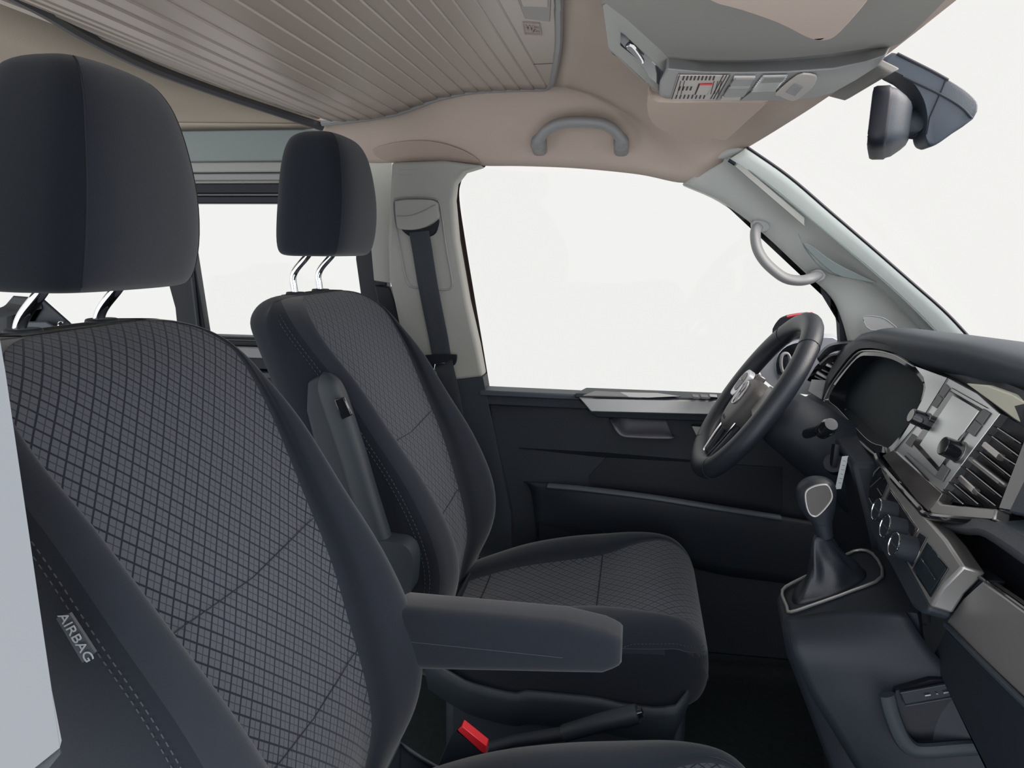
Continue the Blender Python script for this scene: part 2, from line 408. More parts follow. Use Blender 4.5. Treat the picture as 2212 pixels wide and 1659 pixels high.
# ---- driver side B pillar trim
bp = [W(845, 350, pl=SP(.03)), W(838, 520, pl=SP(.03)), W(840, 600, pl=SP(.03)), W(870, 740, pl=SP(.03)), W(900, 822, pl=SP(.03)), W(980, 822, pl=SP(.03)), W(1043, 814, pl=SP(.03)),
      W(1030, 745, pl=SP(.03)), W(1008, 650, pl=SP(.03)), W(985, 520, pl=SP(.03)), W(976, 430, pl=SP(.03)), W(980, 395, pl=SP(.03)), W(1000, 370, pl=SP(.03)), W(1042, 357, pl=SP(.03)), W(960, 346, pl=SP(.03))]
struct(obj('trim_5', prism(bp, (0, .06, .0)), TRIM, bevel=.012, bseg=4))
lo = [W(890, 818, pl=SP(.03)), W(980, 822, pl=SP(.03)), W(1043, 814, pl=SP(.03)), W(1062, 930, y=.77), W(1090, 1040, y=.77), W(1104, 1110, y=.77), W(1106, 1200, y=.77), W(1110, 1500, y=.77), W(950, 1500, y=.77), W(930, 1000, y=.77)]
struct(obj('trim_6', prism(lo, (0, .06, 0)), DARKP, bevel=.012, bseg=4))
# light rear face of the pillar, next to the sliding window
q = [W(785, 352, y=.755), W(846, 352, y=.755), W(840, 600, y=.755), W(842, 612, y=.755), W(808, 606, y=.755)]
struct(obj('trim_7', prism(q, (0, .03, 0)), TRIM, bevel=.006))
q = [W(808, 616, y=.755), W(842, 620, y=.755), W(900, 800, y=.755), W(846, 800, y=.755)]
struct(obj('trim_8', prism(q, (0, .03, 0)), BLACKR, bevel=.004))
# groove frame around the belt outlet, recessed-looking panel
def onp(l, off): return [W(a, b, pl=SP(off)) for a, b in l]
fr = cr(onp([(850, 445), (858, 430), (900, 427), (938, 430), (950, 440), (955, 470), (965, 540), (976, 600), (975, 620), (960, 626), (900, 622), (880, 610), (868, 560), (855, 490)], .0305), 4, True)
struct(obj('trim_9', tube(fr, .0032, 6, closed=True), HANDLE))
# small embossed mark
struct(obj('trim_10', prism(onp([(862, 367), (898, 367), (898, 378), (862, 378)], .0305), (0, .002, 0)), TRIM, bevel=.001))

# ---- driver door
door = empty('door_1', (.05, .80, .05)); struct(door)
def dp(o): return inv(o, door)
# window seal (dark line along the rear and front window edge)
sl = onp([(1040, 358), (1003, 368), (988, 392), (985, 430), (998, 520), (1018, 640), (1036, 745), (1052, 842)], -.02)
so = onp([(1045, 352), (995, 360), (974, 392), (972, 430), (984, 520), (1006, 640), (1024, 745), (1036, 846)], -.02)
bm = bmesh.new()
A = cr(sl, 5); B = cr(so, 5)
bm = loft([A, B, [p+Vector((0, .04, 0)) for p in B], [p+Vector((0, .04, 0)) for p in A]], closed=False, cap=False)
dp(obj('window_seal', bm, BROWNR))
# front corner of the door window
q = [W(1796, 640, y=.74), W(1808, 668, y=.74), W(1813, 700, y=.74), W(1816, 760, y=.74), W(1850, 760, y=.74), W(1846, 700, y=.74), W(1835, 660, y=.74), W(1815, 635, y=.74), W(1740, 565, y=.74), W(1640, 480, y=.74), W(1560, 428, y=.74), W(1558, 430, y=.74), W(1640, 487, y=.74), W(1736, 573, y=.74)]
dp(obj('window_seal', prism(q, (0, .03, 0)), BLACKR))
# panel
pn = [W(1050, 846, y=.80), W(1250, 852, y=.80), W(1560, 862, y=.80), W(1830, 880, y=.80)]
up = [Vector((-.44, .80, .735)), Vector((1.0, .80, .725)), Vector((1.0, .80, 0)), Vector((-.36, .80, 0)), Vector((-.33, .80, .30)), Vector((-.345, .80, .45)), Vector((-.385, .80, .6))]
dp(obj('door_panel', prism(up, (0, .05, 0)), DARKP, bevel=.008))
bm = prism([Vector((-.425, .81, .742)), Vector((-.14, .81, .740)), Vector((-.14, .75, .738)), Vector((-.415, .755, .738))], (0, 0, -.016))
dp(obj('upper_ledge', bm, DASHT, bevel=.004))
bm = prism([Vector((-.425, .765, .73)), Vector((-.15, .765, .73)), Vector((-.11, .765, .695)), Vector((-.40, .765, .695))], (0, .04, 0))
dp(obj('upper_fascia', bm, DARKP, bevel=.004))
# armrest shelf with tray, in front of it the silver strip
bm = prism([Vector((-.155, .735, .744)), Vector((.52, .735, .742)), Vector((.52, .81, .748)), Vector((-.13, .81, .748))], (0, 0, -.014))
dp(obj('armrest_shelf', bm, DARKP2, bevel=.005))
bm = prism([W(1330, 848, z=.746), W(1420, 850, z=.746), W(1470, 857, z=.746), W(1400, 860, z=.746), W(1352, 858, z=.746)], (0, 0, .0015))
dp(obj('tray', bm, PIANO))
tr = [W(1285, 847, z=.746), W(1340, 850, z=.746), W(1358, 859, z=.746), W(1258, 857, z=.746)]
dp(obj('armrest_pad', prism(tr, (0, 0, .004)), BUTT, bevel=.002))
for i, (a, b) in enumerate(((1495, 1508), (1512, 1528), (1532, 1548))):
    q = [W(a, 856, z=.748), W(b, 857, z=.748), W(b+2, 863, z=.748), W(a+2, 862, z=.748)]
    dp(obj('window_switch', prism(q, (0, 0, .006)), (BUTT, BUTT, PIANO)[i], bevel=.001))
q = [W(1250, 859, y=.73), W(1640, 868, y=.73), W(1640, 899, y=.73), W(1276, 890, y=.73)]
dp(obj('silver_strip', prism(q, (0, .02, 0)), SILV, bevel=.003))
q = [W(1268, 888, y=.735), W(1640, 896, y=.735), W(1640, 915, y=.74), W(1290, 902, y=.74)]
dp(obj('strip_underside', prism(q, (0, .03, 0)), DARKP, bevel=.003))
# pull cup
A = [W(1315, 903, y=.795), W(1325, 918, y=.76), W(1340, 938, y=.752), W(1365, 943, y=.75), W(1440, 946, y=.755), W(1460, 944, y=.785)]
B = [W(1325, 900, y=.80), W(1340, 908, y=.79), W(1352, 928, y=.785), W(1372, 930, y=.785), W(1430, 930, y=.787), W(1452, 938, y=.79)]
Cc = [W(1325, 899, y=.80), W(1350, 900, y=.80), W(1370, 902, y=.80), W(1390, 903, y=.80), W(1420, 905, y=.80), W(1440, 906, y=.80)]
dp(obj('pull_cup', patch([A, B, Cc], 4, 4), mat('lilac_grey_plastic', (.10, .10, .125), .5, bump=.4, bscale=900), solid=.004))
q = [W(1493, 920, y=.78), W(1530, 922, y=.78), W(1522, 940, y=.78), W(1505, 945, y=.78)]
dp(obj('door_opener', prism(q, (0, .015, 0)), SILVD, bevel=.002))
# long crease and map pocket
q = [W(1120, 968, y=.796), W(1300, 978, y=.796), W(1560, 1000, y=.796), W(1560, 1010, y=.80), W(1300, 988, y=.80)]
dp(obj('panel_crease', prism(q, (0, .006, 0)), BLACKR))
rows = [[W(1130, 1040, y=.795), W(1260, 1050, y=.765), W(1400, 1066, y=.755), W(1550, 1090, y=.755), W(1690, 1115, y=.765), W(1840, 1140, y=.77)],
        [W(1140, 1048, y=.79), W(1260, 1063, y=.752), W(1400, 1080, y=.738), W(1550, 1105, y=.738), W(1690, 1128, y=.75), W(1840, 1153, y=.76)],
        [W(1150, 1075, y=.79), W(1260, 1100, y=.752), W(1400, 1120, y=.742), W(1550, 1150, y=.742), W(1690, 1175, y=.75), W(1840, 1200, y=.76)],
        [W(1160, 1160, y=.795), W(1260, 1180, y=.78), W(1400, 1200, y=.77), W(1550, 1240, y=.77), W(1690, 1260, y=.77), W(1840, 1285, y=.775)]]
dp(obj('map_pocket', patch(rows, 5, 4), DARKP, solid=.006))
lp = [W(1180, 1040, y=.80), W(1180, 1046, y=.775), W(1272, 1040, y=.775), W(1690, 1108, y=.775), W(1690, 1124, y=.745), W(1400, 1078, y=.735), W(1260, 1062, y=.75)]
dp(obj('pocket_ledge', tube(cr([W(1185, 1050, y=.775), W(1262, 1057, y=.755), W(1400, 1074, y=.742), W(1550, 1098, y=.742), W(1685, 1119, y=.755)], 5), 1, 10, flat=(.008, .014), up=(0, 0, 1)), mat('blue_grey_ledge', (.055, .07, .085), .5)))
q = [W(1310, 988, y=.795), W(1272, 1030, y=.795), W(1278, 1046, y=.795), W(1560, 1090, y=.795), W(1690, 1105, y=.795), W(1690, 1010, y=.795)]
dp(obj('pocket_recess', prism(q, (0, .01, 0)), BLACKR))
q = [W(1165, 1130, y=.765), W(1300, 1145, y=.75), W(1330, 1180, y=.75), W(1165, 1170, y=.765)]
dp(obj('speaker_grille', prism(q, (0, .01, 0)), BLACKR))
# panes
wd = empty('window_2', (.05, .8, .75)); struct(wd)
inv(obj('pane', prism(onp([(990, 362), (1480, 390), (1640, 470), (1830, 640), (1830, 850), (1045, 850)], -.035), (0, .004, 0)), GLASS), wd)

# ---- A pillar
IN = [W(1480, 395, y=.68), W(1560, 431, y=.70), W(1640, 490, y=.715), W(1740, 583, y=.725), W(1800, 640, y=.725), W(1826, 690, y=.725), W(1842, 745, y=.725)]
MD = [W(1555, 345, y=.66), W(1620, 395, y=.675), W(1710, 475, y=.69), W(1800, 560, y=.70), W(1870, 625, y=.70), W(1920, 680, y=.70), W(1950, 740, y=.70)]
OU = [W(1560, 350, y=.64), W(1650, 385, y=.65), W(1770, 480, y=.655), W(1870, 568, y=.655), W(1950, 638, y=.655), W(2015, 695, y=.655), W(2060, 745, y=.655)]
OU = [W(1575, 343, y=.645), W(1660, 397, y=.65), W(1748, 470, y=.65), W(1850, 553, y=.65), W(1930, 622, y=.65), W(2000, 690, y=.65), W(2050, 745, y=.65)]
EX = [W(1610, 322, y=.63), W(1700, 385, y=.63), W(1790, 462, y=.63), W(1890, 548, y=.63), W(1970, 618, y=.63), W(2040, 680, y=.63), W(2105, 750, y=.63)]
bk = [p+Vector((.0, .09, 0)) for p in IN]
TRIMA = mat('lit_pillar_trim_plastic', (.40, .41, .385), .5, bump=.3, bscale=1200, spec=.4)  # lighter copy of the trim, windscreen light put into its base colour
bm = patch([bk, [p+Vector((0, .03, -.0)) for p in IN], IN, MD, OU], 5, 5)
tp = [W(1480, 395, y=.68), W(1515, 350, y=.66), W(1560, 325, y=.64), W(1618, 316, y=.625)]
struct(obj('trim_11', bm, TRIMA, ang=180, solid=.008))
bm = loft([cr([W(1478, 396, y=.685), W(1500, 362, y=.665), W(1530, 338, y=.650), W(1575, 322, y=.635), W(1618, 316, y=.628)], 5), cr([W(1482, 396, y=.69), W(1555, 345, y=.664), W(1575, 343, y=.65), W(1600, 335, y=.642), W(1622, 330, y=.634)], 5)], closed=False, cap=False)
struct(obj('trim_12', bm, TRIMA, solid=.006))
bm = patch([OU, [lerp(a, b, .5)+Vector((0, -.004, 0)) for a, b in zip(OU, EX)], EX, [p+Vector((-.005, .05, -.012)) for p in EX]], 5, 4)
struct(obj('trim_13', bm, TRIML, ang=50, solid=.006))
struct(obj('trim_14', tube(cr([p+Vector((.003, -.007, .003)) for p in EX], 5), .0036, 6), BLACKR))
# grooves and clip strip along the pillar
def lines(pts, r, m, n='trim_15', y=None):
    struct(obj(n, tube(cr(pts, 4), r, 6), m))
g = [W(1580, 347, y=.64), W(1660, 402, y=.645), W(1735, 468, y=.648), W(1734, 490, y=.652)]
lines([W(1578, 350, y=.640), W(1660, 415, y=.644), W(1738, 488, y=.648)], .0016, GREENG)
lines([W(1590, 345, y=.640), W(1700, 432, y=.641), W(1830, 540, y=.641), W(1950, 645, y=.641), W(2040, 735, y=.641)], .0016, GREENG, 'trim_16')
q = [W(1594, 350, y=.638), W(1588, 360, y=.638), W(1730, 482, y=.645), W(1737, 488, y=.645), W(1738, 470, y=.645)]
struct(obj('trim_17', prism(q, (0, .005, 0)), TRIM, bevel=.001))
struct(obj('trim_18', tube([W(1574, 346, y=.638), W(1588, 355, y=.638)], .004, 8), BLACKR))
q = cr([W(1738, 532, y=.668), W(1752, 530, y=.664), W(1800, 565, y=.660), W(1870, 600, y=.66), W(1895, 612, y=.66), W(1860, 606, y=.665), W(1800, 590, y=.67)], 3, True)
struct(obj('trim_19', prism(q, (0, .006, 0)), GREENG, bevel=.002))
lines([W(1725, 505, y=.672), W(1745, 545, y=.678), W(1790, 590, y=.686), W(1880, 612, y=.672), W(1960, 680, y=.668), W(2010, 730, y=.66)], .0013, GREENG, 'trim_20')
# tweeter grille
q = cr([W(1865, 690, y=.655), W(1872, 682, y=.655), W(1905, 686, y=.652), W(1925, 698, y=.65), W(1935, 712, y=.65), W(1880, 712, y=.655)], 3, True)
struct(obj('trim_21', prism(q, (0, .004, 0)), HANDLE, bevel=.001))
struct(obj('trim_22', tube(q, .0013, 6, closed=True), HANDLE))

# ---- windscreen
ws = empty('window_1', (.6, 0, .95)); struct(ws)
top = [Vector((.275, .635, 1.362)), Vector((.33, .3, 1.392)), Vector((.345, 0, 1.402)), Vector((.335, -.3, 1.392)), Vector((.285, -.70, 1.362))]
bot = [Vector((.79, .68, .90)), Vector((.93, .3, .90)), Vector((.97, 0, .90)), Vector((.93, -.3, .90)), Vector((.79, -.70, .90))]
mid = [lerp(a, b, .5)+Vector((.02, 0, .02)) for a, b in zip(top, bot)]
inv(obj('pane', patch([top, mid, bot], 5, 5), GLASS, ang=180), ws)

# ---- passenger side B pillar close to the camera
q = [W(-160, -120, y=-.80), W(-90, 200, y=-.80), W(-8, 700, y=-.80), W(12, 800, y=-.80), W(60, 1130, y=-.80), W(100, 1420, y=-.80), W(134, 1600, y=-.80), W(130, 1616, y=-.80), W(60, 1672, y=-.80), W(-120, 1800, y=-.80), W(-420, 900, y=-.80), W(-460, -120, y=-.80)]
struct(obj('trim_23', prism(q, (-.16, .03, 0)), mat('pale_grey_pillar_trim', (.17, .18, .19), .6, bump=.2, bscale=1200), bevel=.006))
q = [W(134, 1612, y=-.795), W(140, 1625, y=-.795), W(80, 1700, y=-.795), W(-60, 1800, y=-.795), W(40, 1672, y=-.795)]
struct(obj('trim_24', prism(q, (-.14, .02, 0)), DARKP2, bevel=.004))
#==SEATS==
# ------------------------------------------------------------------ seats (seat origin: floor under the seat centre, facing +x)
BT = [(.25, -.43, -.42, .13, .225, -.57), (.33, -.415, -.385, .14, .24, -.585), (.40, -.405, -.355, .15, .252, -.60), (.47, -.415, -.345, .155, .258, -.62),
      (.55, -.44, -.362, .165, .26, -.64), (.65, -.478, -.41, .186, .258, -.67), (.75, -.525, -.475, .200, .257, -.70), (.85, -.573, -.54, .216, .256, -.735),
      (.92, -.612, -.598, .224, .252, -.765), (.965, -.640, -.637, .218, .240, -.785), (.995, -.668, -.668, .190, .212, -.785), (1.012, -.695, -.695, .145, .168, -.775), (1.018, -.715, -.715, .09, .11, -.755)]
def half_ring(c, f, wi, wb, b):
    ins = [(c-.004, 0), (c-.003, wi*.5), (c, wi)]
    rest = [(c+(f-c)*.45+.006, wi+(wb-wi)*.14), (f+.002, wi+(wb-wi)*.45), (f-.008, wi+(wb-wi)*.82), (f-.038, wb+.003), ((f+b)*.5, wb+.008), (b+.05, wb), (b+.012, wb-.025), (b, wb-.07), (b, 0)]
    P = [Vector((x, y, 0)) for x, y in ins+rest]
    return cr(P, 4)                     # columns 0..8 belong to the insert
def back_ring(t):
    z, c, f, wi, wb, b = t
    h = half_ring(c, f, wi, wb, b)
    n = len(h)
    ring = [Vector((p.x, p.y, z)) for p in h] + [Vector((p.x, -p.y, z)) for p in h[-2:0:-1]]
    return ring
levels = cr([Vector(t[:3]) for t in BT], 4); l2 = cr([Vector(t[3:]) for t in BT], 4)
LV = [(a.x, a.y, a.z, b.x, b.y, b.z) for a, b in zip(levels, l2)]
RB = [back_ring(t) for t in LV]; NR = len(RB[0])
def insert_col(j): return j < 8 or j >= NR-8
def uv_mesh(name, grid, m, parent, cols_sel, uvf, mfun=None):
    """grid rows x cols of Vector; makes faces for chosen columns, uv in metres"""
    bm = bmesh.new(); uvl = bm.loops.layers.uv.new('UVMap'); V = {}
    n = len(grid[0])
    def v(i, j):
        j %= n
        if (i, j) not in V: V[(i, j)] = bm.verts.new(grid[i][j])
        return V[(i, j)]
    for i in range(len(grid)-1):
        for j in range(n):
            if not cols_sel(j): continue
            ids = [(i, j), (i, j+1), (i+1, j+1), (i+1, j)]
            f = bm.faces.new([v(*q) for q in ids])
            if mfun: f.material_index = mfun(i, j)
            for lp, (a, b) in zip(f.loops, ids): lp[uvl].uv = uvf(a, b)
    return bm
# arc length tables
def arc_cols(ring):
    a = [0]
    for j in range(1, len(ring)//2+1): a.append(a[-1]+(ring[j]-ring[j-1]).length)
    return a
VB = [0]
for a, b in zip(RB, RB[1:]): VB.append(VB[-1]+(b[0]-a[0]).length)
def uvb(i, j):
    A = arc_cols(RB[i])
    if j <= NR//2: return (A[j], VB[i])
    return (-A[NR-j], VB[i])
# cushion sections along x : x, zc, zb, wi, wb, zbot
CT = [(-.43, .265, .30, .13, .225, .22), (-.34, .298, .335, .14, .245, .20), (-.25, .325, .368, .145, .25, .19), (-.15, .345, .392, .15, .252, .19), (-.06, .365, .405, .155, .255, .19),
      (.02, .39, .412, .185, .255, .20), (.08, .40, .410, .20, .25, .205), (.12, .392, .398, .195, .243, .215), (.150, .368, .370, .185, .228, .225), (.166, .335, .335, .17, .21, .24), (.172, .30, .30, .15, .19, .25)]
def cush_ring(t):
    x, zc, zb, wi, wb, z0 = t
    P = [(0, zc), (wi*.5, zc), (wi, zc+(zb-zc)*.15), (wi+(wb-wi)*.2, lerp(zc, zb, .75)), (wi+(wb-wi)*.5, zb), (wi+(wb-wi)*.85, zb-.012), (wb, zb-.04), (wb+.004, (zb+z0)/2), (wb-.004, z0+.02), (wb-.03, z0), (wb*.5, z0), (0, z0)]
    h = cr([Vector((x, a, b)) for a, b in P], 4)
    return h+[Vector((p.x, -p.y, p.z)) for p in h[-2:0:-1]]
la = cr([Vector(t[:3]) for t in CT], 4); lb = cr([Vector(t[3:]) for t in CT], 4)
RC = [cush_ring((a.x, a.y, a.z, b.x, b.y, b.z)) for a, b in zip(la, lb)]
NC = len(RC[0]); VC = [0]
for a, b in zip(RC, RC[1:]): VC.append(VC[-1]+(b[0]-a[0]).length)
def uvc(i, j):
    A = arc_cols(RC[i])
    if j <= NC//2: return (A[j], VC[i])
    return (-A[NC-j], VC[i])
def capped(grid, sel, uvf):
    bm = uv_mesh('', grid, None, None, sel, uvf)
    return bm
def make_seat():
    s = empty('front_seat')
    bm = uv_mesh('', RB, None, None, lambda j: not insert_col(j), uvb, lambda i, j: 1 if min(j, NR-1-j) >= 23 else 0)
    bv = [bm.verts.new(p) for p in RB[-1]]; bm.faces.new(bv); bv = [bm.verts.new(p) for p in RB[0]]; bm.faces.new(bv)
    bmesh.ops.remove_doubles(bm, verts=bm.verts, dist=1e-6)
    back = obj('backrest', bm, [FAB, FABB], s, ang=60)
    obj('centre_panel', uv_mesh('', RB, None, None, insert_col, uvb), CHECK, back, ang=180)
    # cross seams on the insert and side piping
    for zi in (.50, .69):
        bm = bmesh.new()
        i = min(range(len(LV)), key=lambda k: abs(LV[k][0]-zi))
        pth = [RB[i][j % NR]+Vector((.0008, 0, 0)) for j in range(-8, 9)]
        pth = [p+Vector((0, 0, .012*abs(p.y)/.16)) for p in pth]
        tube(pth, .0008, 5, bm=bm)
        obj('cross_seam', bm, SEAM, back)
    for sg in (1, -1):
        for off in (0, .010):
            bm = bmesh.new()
            path = []
            for i in range(6, len(RB)-9, 3):
                t = LV[i]; path.append(Vector((t[2]-.040-off-.004, sg*(t[4]+.0062), t[0])))
            dashes(path, 80, .005, .0007, bm=bm)
            obj('stitching', bm, STITCH, back)
    # headrest
    rings = []
    HZ = [(1.100, .03, .085, -.688), (1.101, .050, .112, -.688), (1.108, .062, .124, -.686), (1.13, .068, .130, -.682), (1.17, .0705, .131, -.677), (1.22, .070, .126, -.674), (1.27, .067, .116, -.675), (1.31, .062, .104, -.677),
          (1.335, .055, .093, -.680), (1.352, .045, .079, -.684), (1.362, .028, .058, -.688), (1.366, .010, .03, -.688)]
    ZZ = cr([Vector(h[:3]) for h in HZ], 3); XX = cr([Vector((h[3], 0, 0)) for h in HZ], 3)
    for h, xx in zip(ZZ, XX):
        r = []
        for k in range(56):
            a = 2*math.pi*k/56; e = .56
            cx = math.copysign(abs(math.cos(a))**e, math.cos(a)); sy = math.copysign(abs(math.sin(a))**e, math.sin(a))
            fr = .006*(1-min(1, abs(sy)))**.5 if cx > 0 else 0
            r.append(Vector((xx.x+h.y*cx*(1 if cx > 0 else 1.42)+fr, h.z*sy, h.x)))
        rings.append(r)
    bm = loft(rings); bm.faces.ensure_lookup_table()
    for fi, f in enumerate(bm.faces):
        if 7 <= fi % 56 < 49: f.material_index = 1
    hd = obj('headrest', bm, [FAB, FABB], s, ang=180)
    for sg in (-1, 1):
        bm = bmesh.new(); pth = []
        for h, xx in zip(ZZ, XX):
            if h.x < 1.106 or h.x > 1.360: continue
            pth.append(Vector((xx.x+h.y*.8236+.0025, sg*h.z*.8236, h.x)))
        tube(pth, .0011, 5, bm=bm)
        obj('piping', bm, SEAM, hd)
    for sg in (-1, 1):
        y = sg*.068
        path = cr([(-.69, y, 1.13), (-.712, y, 1.10), (-.738, y, 1.072), (-.747, y, 1.052), (-.745, y, 1.03), (-.742, y, 1.0)], 5)
        obj('headrest_rod', tube(path, .0075, 12), CHROME, s)
        b = cyl((-.742, y, 1.008), (0, 0, 1), .024, .014, 24, r2=.020); obj('rod_sleeve', b, DARKP, s, bevel=.002)
    # cushion
    bm = uv_mesh('', RC, None, None, lambda j: not (j < 8 or j >= NC-8), uvc)
    for r in (RC[0], RC[-1]): bm.faces.new([bm.verts.new(p) for p in r])
    bmesh.ops.remove_doubles(bm, verts=bm.verts, dist=1e-6)
    for f in bm.faces:
        c = f.calc_center_median()
        if c.z < interp([(-.43, .26), (-.06, .35), (.1, .358), (.17, .337)], c.x)-.008: f.material_index = 1
    cu = obj('cushion', bm, [FAB, FABB], s, ang=60)
    obj('centre_panel', uv_mesh('', RC, None, None, lambda j: j < 8 or j >= NC-8, uvc), CHECK, cu, ang=180)
    for xi in (-.34, -.06):
        bm = bmesh.new(); i = min(range(len(RC)), key=lambda k: abs(RC[k][0].x-xi))
        tube([RC[i][j % NC]+Vector((0, 0, .0008)) for j in range(-8, 9)], .0013, 5, bm=bm)
        obj('cross_seam', bm, SEAM, cu)
    for off in (0, .010):
        bm = bmesh.new(); path = []
        for i in range(12, len(RC)-5, 2):
            r = RC[i]; p = min((q for q in r if q.y < 0), key=lambda q: abs(q.z-(interp([(-.43, .27), (-.06, .36), (.1, .37), (.17, .34)], r[0].x)-off))+(0 if q.z > .25 else 9)); path.append(p+Vector((0, -.0008, 0)))
        path = [Vector((p.x, p.y, interp([(-.43, .27), (-.06, .358), (.1, .366), (.17, .345)], p.x)-off)) for p in path]
        dashes(path, 90, .004, .0007, bm=bm)
        obj('stitching', bm, STITCH, cu)
    # swivel base trim with its wavy upper edge, and pedestal
    A = []; B = []
    topz = [(-.40, .300), (-.36, .275), (-.31, .250), (-.24, .238), (-.2, .236), (-.19, .245), (-.05, .246), (.0, .238), (.06, .236), (.10, .243), (.13, .262), (.14, .268)]
    rings = []
    for (dz, g) in ((0, 0), (-.004, .006), (-.02, .008), (-.05, .0), (-.09, -.02), (-.10, -.04)):
        r = []
        xs = [-.40+.505*k/24 for k in range(25)]
        for x in xs: r.append(Vector((x, -.262-g, interp(topz, x)+dz)))
        for k in range(1, 12):
            a = math.pi*k/12; r.append(Vector((.105+g+.036*math.sin(a)**.5, -.262*math.cos(a), interp(topz, .14)+dz)))
        for x in xs[::-1]: r.append(Vector((x, .262+g, interp(topz, x)+dz)))
        rings.append(r)
    obj('seat_surround', loft(rings, closed=True, cap=False), DARKP2, s, ang=60, solid=-.006)
    obj('pedestal', box((-.12, 0, .11), (.50, .46, .22)), DARKP, s, bevel=.02, bseg=3)
    return s
def copy_tree(o, parent=None):
    c = o.copy(); COL.objects.link(c)
    if parent: c.parent = parent
    for ch in list(o.children): copy_tree(ch, c)
    return c
drv = make_seat(); pas = copy_tree(drv)
for ch in pas.children:
    if ch.name.startswith('cushion'): ch.location.z -= .034; ch.location.x += .025
    if ch.name.startswith('headrest'): ch.location.z -= .034          # pushed further down than on the other seat
drv.location = (0, .40, 0); pas.location = (.03, -.40, 0)
tag(drv, 'charcoal front seat beside the steering wheel, its armrest folded upright', 'car seat', 'front seats with check fabric')
tag(pas, 'nearest charcoal front seat with airbag tag and armrest folded down', 'car seat', 'front seats with check fabric')
# --- driver seat raised armrest (seat coordinates)
def armrest_loft(a, b, wa, wb, up):
    pass
ar = [W(a, b, y=.108)-drv.location for a, b in ((848, 1245), (815, 1140), (790, 1060), (768, 985), (745, 915), (728, 865), (718, 838), (711, 822), (706, 810), (704, 804))]
ar = [p+Vector((-.006, .004, 0)) for p in ar]
ob = obj('armrest', tube(cr(ar, 4), [1.0]*21+[.99, .97, .95, .92, .88, .83, .77, .70, .62, .53, .45, .36, .27, .18, .08, .03], 20, flat=(.025, .022, .65), up=(1, 0, .4)), DARKP2, drv, ang=180)
rb = [W(a, b, y=.0765)-drv.location for a, b in ((721, 863), (742, 858), (760, 897), (738, 907))]
obj('release_button', prism(rb, (0, .008, 0)), PIANO, ob, bevel=.002)
q = [Vector((-.55, 0, .80)), Vector((-.56, 0, .86)), Vector((-.575, 0, .875)), Vector((-.60, 0, .86)), Vector((-.605, 0, .80)), Vector((-.565, 0, .62)), Vector((-.53, 0, .50)), Vector((-.49, 0, .44)), Vector((-.47, 0, .50))]
obj('armrest_bracket', prism([p+Vector((-.03, -.272, 0)) for p in q], (0, .02, 0)), DARKP, drv, bevel=.006, bseg=3)
q = cr([W(a, b, y=.085)-drv.location for a, b in ((815, 1175), (850, 1172), (875, 1180), (890, 1202), (892, 1240), (880, 1290), (820, 1300), (790, 1240))], 4, True)
obj('armrest_hinge', prism(q, (0, .05, 0)), DARKP2, drv, bevel=.012, bseg=4)
# --- passenger seat lowered armrest
ys = .205
rings = []
for k, (x, s_) in enumerate([(-.39, .6), (-.385, .85), (-.375, 1), (-.30, 1), (-.20, 1), (-.12, 1), (-.06, .97), (-.045, .9), (-.036, .8), (-.032, .6)]):
    r = []
    zt = interp([(-.39, .572), (-.09, .570), (-.035, .553)], x); zb_ = interp([(-.39, .462), (-.06, .490), (-.03, .503)], x); zc_ = (zt+zb_)/2; hz = (zt-zb_)/2*(.4+.6*s_)
    for q in range(28):
        a = 2*math.pi*q/28; c = math.cos(a); sn = math.sin(a); e = .42
        r.append(Vector((x, .235+.037*(.35+.65*s_)*math.copysign(abs(c)**e, c), zc_+hz*math.copysign(abs(sn)**e, sn))))
    rings.append(r)
ob = obj('armrest', loft(rings), FAB, pas, ang=85)
obj('armrest_seam', tube([Vector((-.38, .1985, .518)), Vector((-.20, .1975, .517)), Vector((-.12, .1975, .516))], .0008, 5), STITCH, ob)
# --- airbag tag on the outer side of the passenger backrest
th = lambda px, py: W(px, py, y=-.684)-pas.location
tg = empty('airbag_tag'); 
bpy.data.objects.remove(tg)
q = [th(121, 1336), th(150, 1325), th(205, 1410), th(178, 1432)]
ob = obj('airbag_tag', prism(q, (0, .003, 0)), TAGB, pas, ang=10)
xd = th(190, 1421)-th(135, 1331); yd = th(150, 1325)-th(121, 1336)
text('tag_lettering', 'AIRBAG', .0148, th(166, 1376)+Vector((0, -.0015, 0)), xd, yd, TAGT, ob, .0003)
#==CAB==
# ------------------------------------------------------------------ seat belt, buckle, handbrake
sb = empty('seat_belt', tuple(W(935, 600, y=.70))); tag(sb, 'dark seat belt hanging on the beige pillar behind the driver seat', 'seat belt')
path = [W(905, 500, pl=SP(.045)), W(912, 540, pl=SP(.045)), W(925, 620, pl=SP(.045)), W(945, 720, pl=SP(.045)), W(955, 775, pl=SP(.045)), W(962, 800, y=.70), W(975, 860, y=.70), W(1000, 1000, y=.70)]
inv(obj('strap', tube(cr(path, 4), 1, 10, flat=(.0012, .0265, .6), up=(0, -1, 0)), BELT), sb)
q = cr(onp([(866, 490), (900, 482), (943, 470), (945, 490), (935, 508), (905, 515), (880, 508)], .042), 3, True)
inv(obj('belt_guide', prism(q, (0, .012, 0)), BLACKR, bevel=.003), sb)
q = cr(onp([(853, 440), (858, 434), (900, 431), (938, 434), (943, 450), (945, 470), (925, 487), (895, 496), (862, 494), (856, 480)], .058), 3, True)
inv(obj('guide_cover', prism(q, (0, .022, 0)), TRIM, bevel=.006, bseg=3), sb)
inv(obj('cover_crease', tube(cr(onp([(858, 466), (885, 466), (912, 457), (940, 442)], .060), 4), .0013, 6), HANDLE), sb)
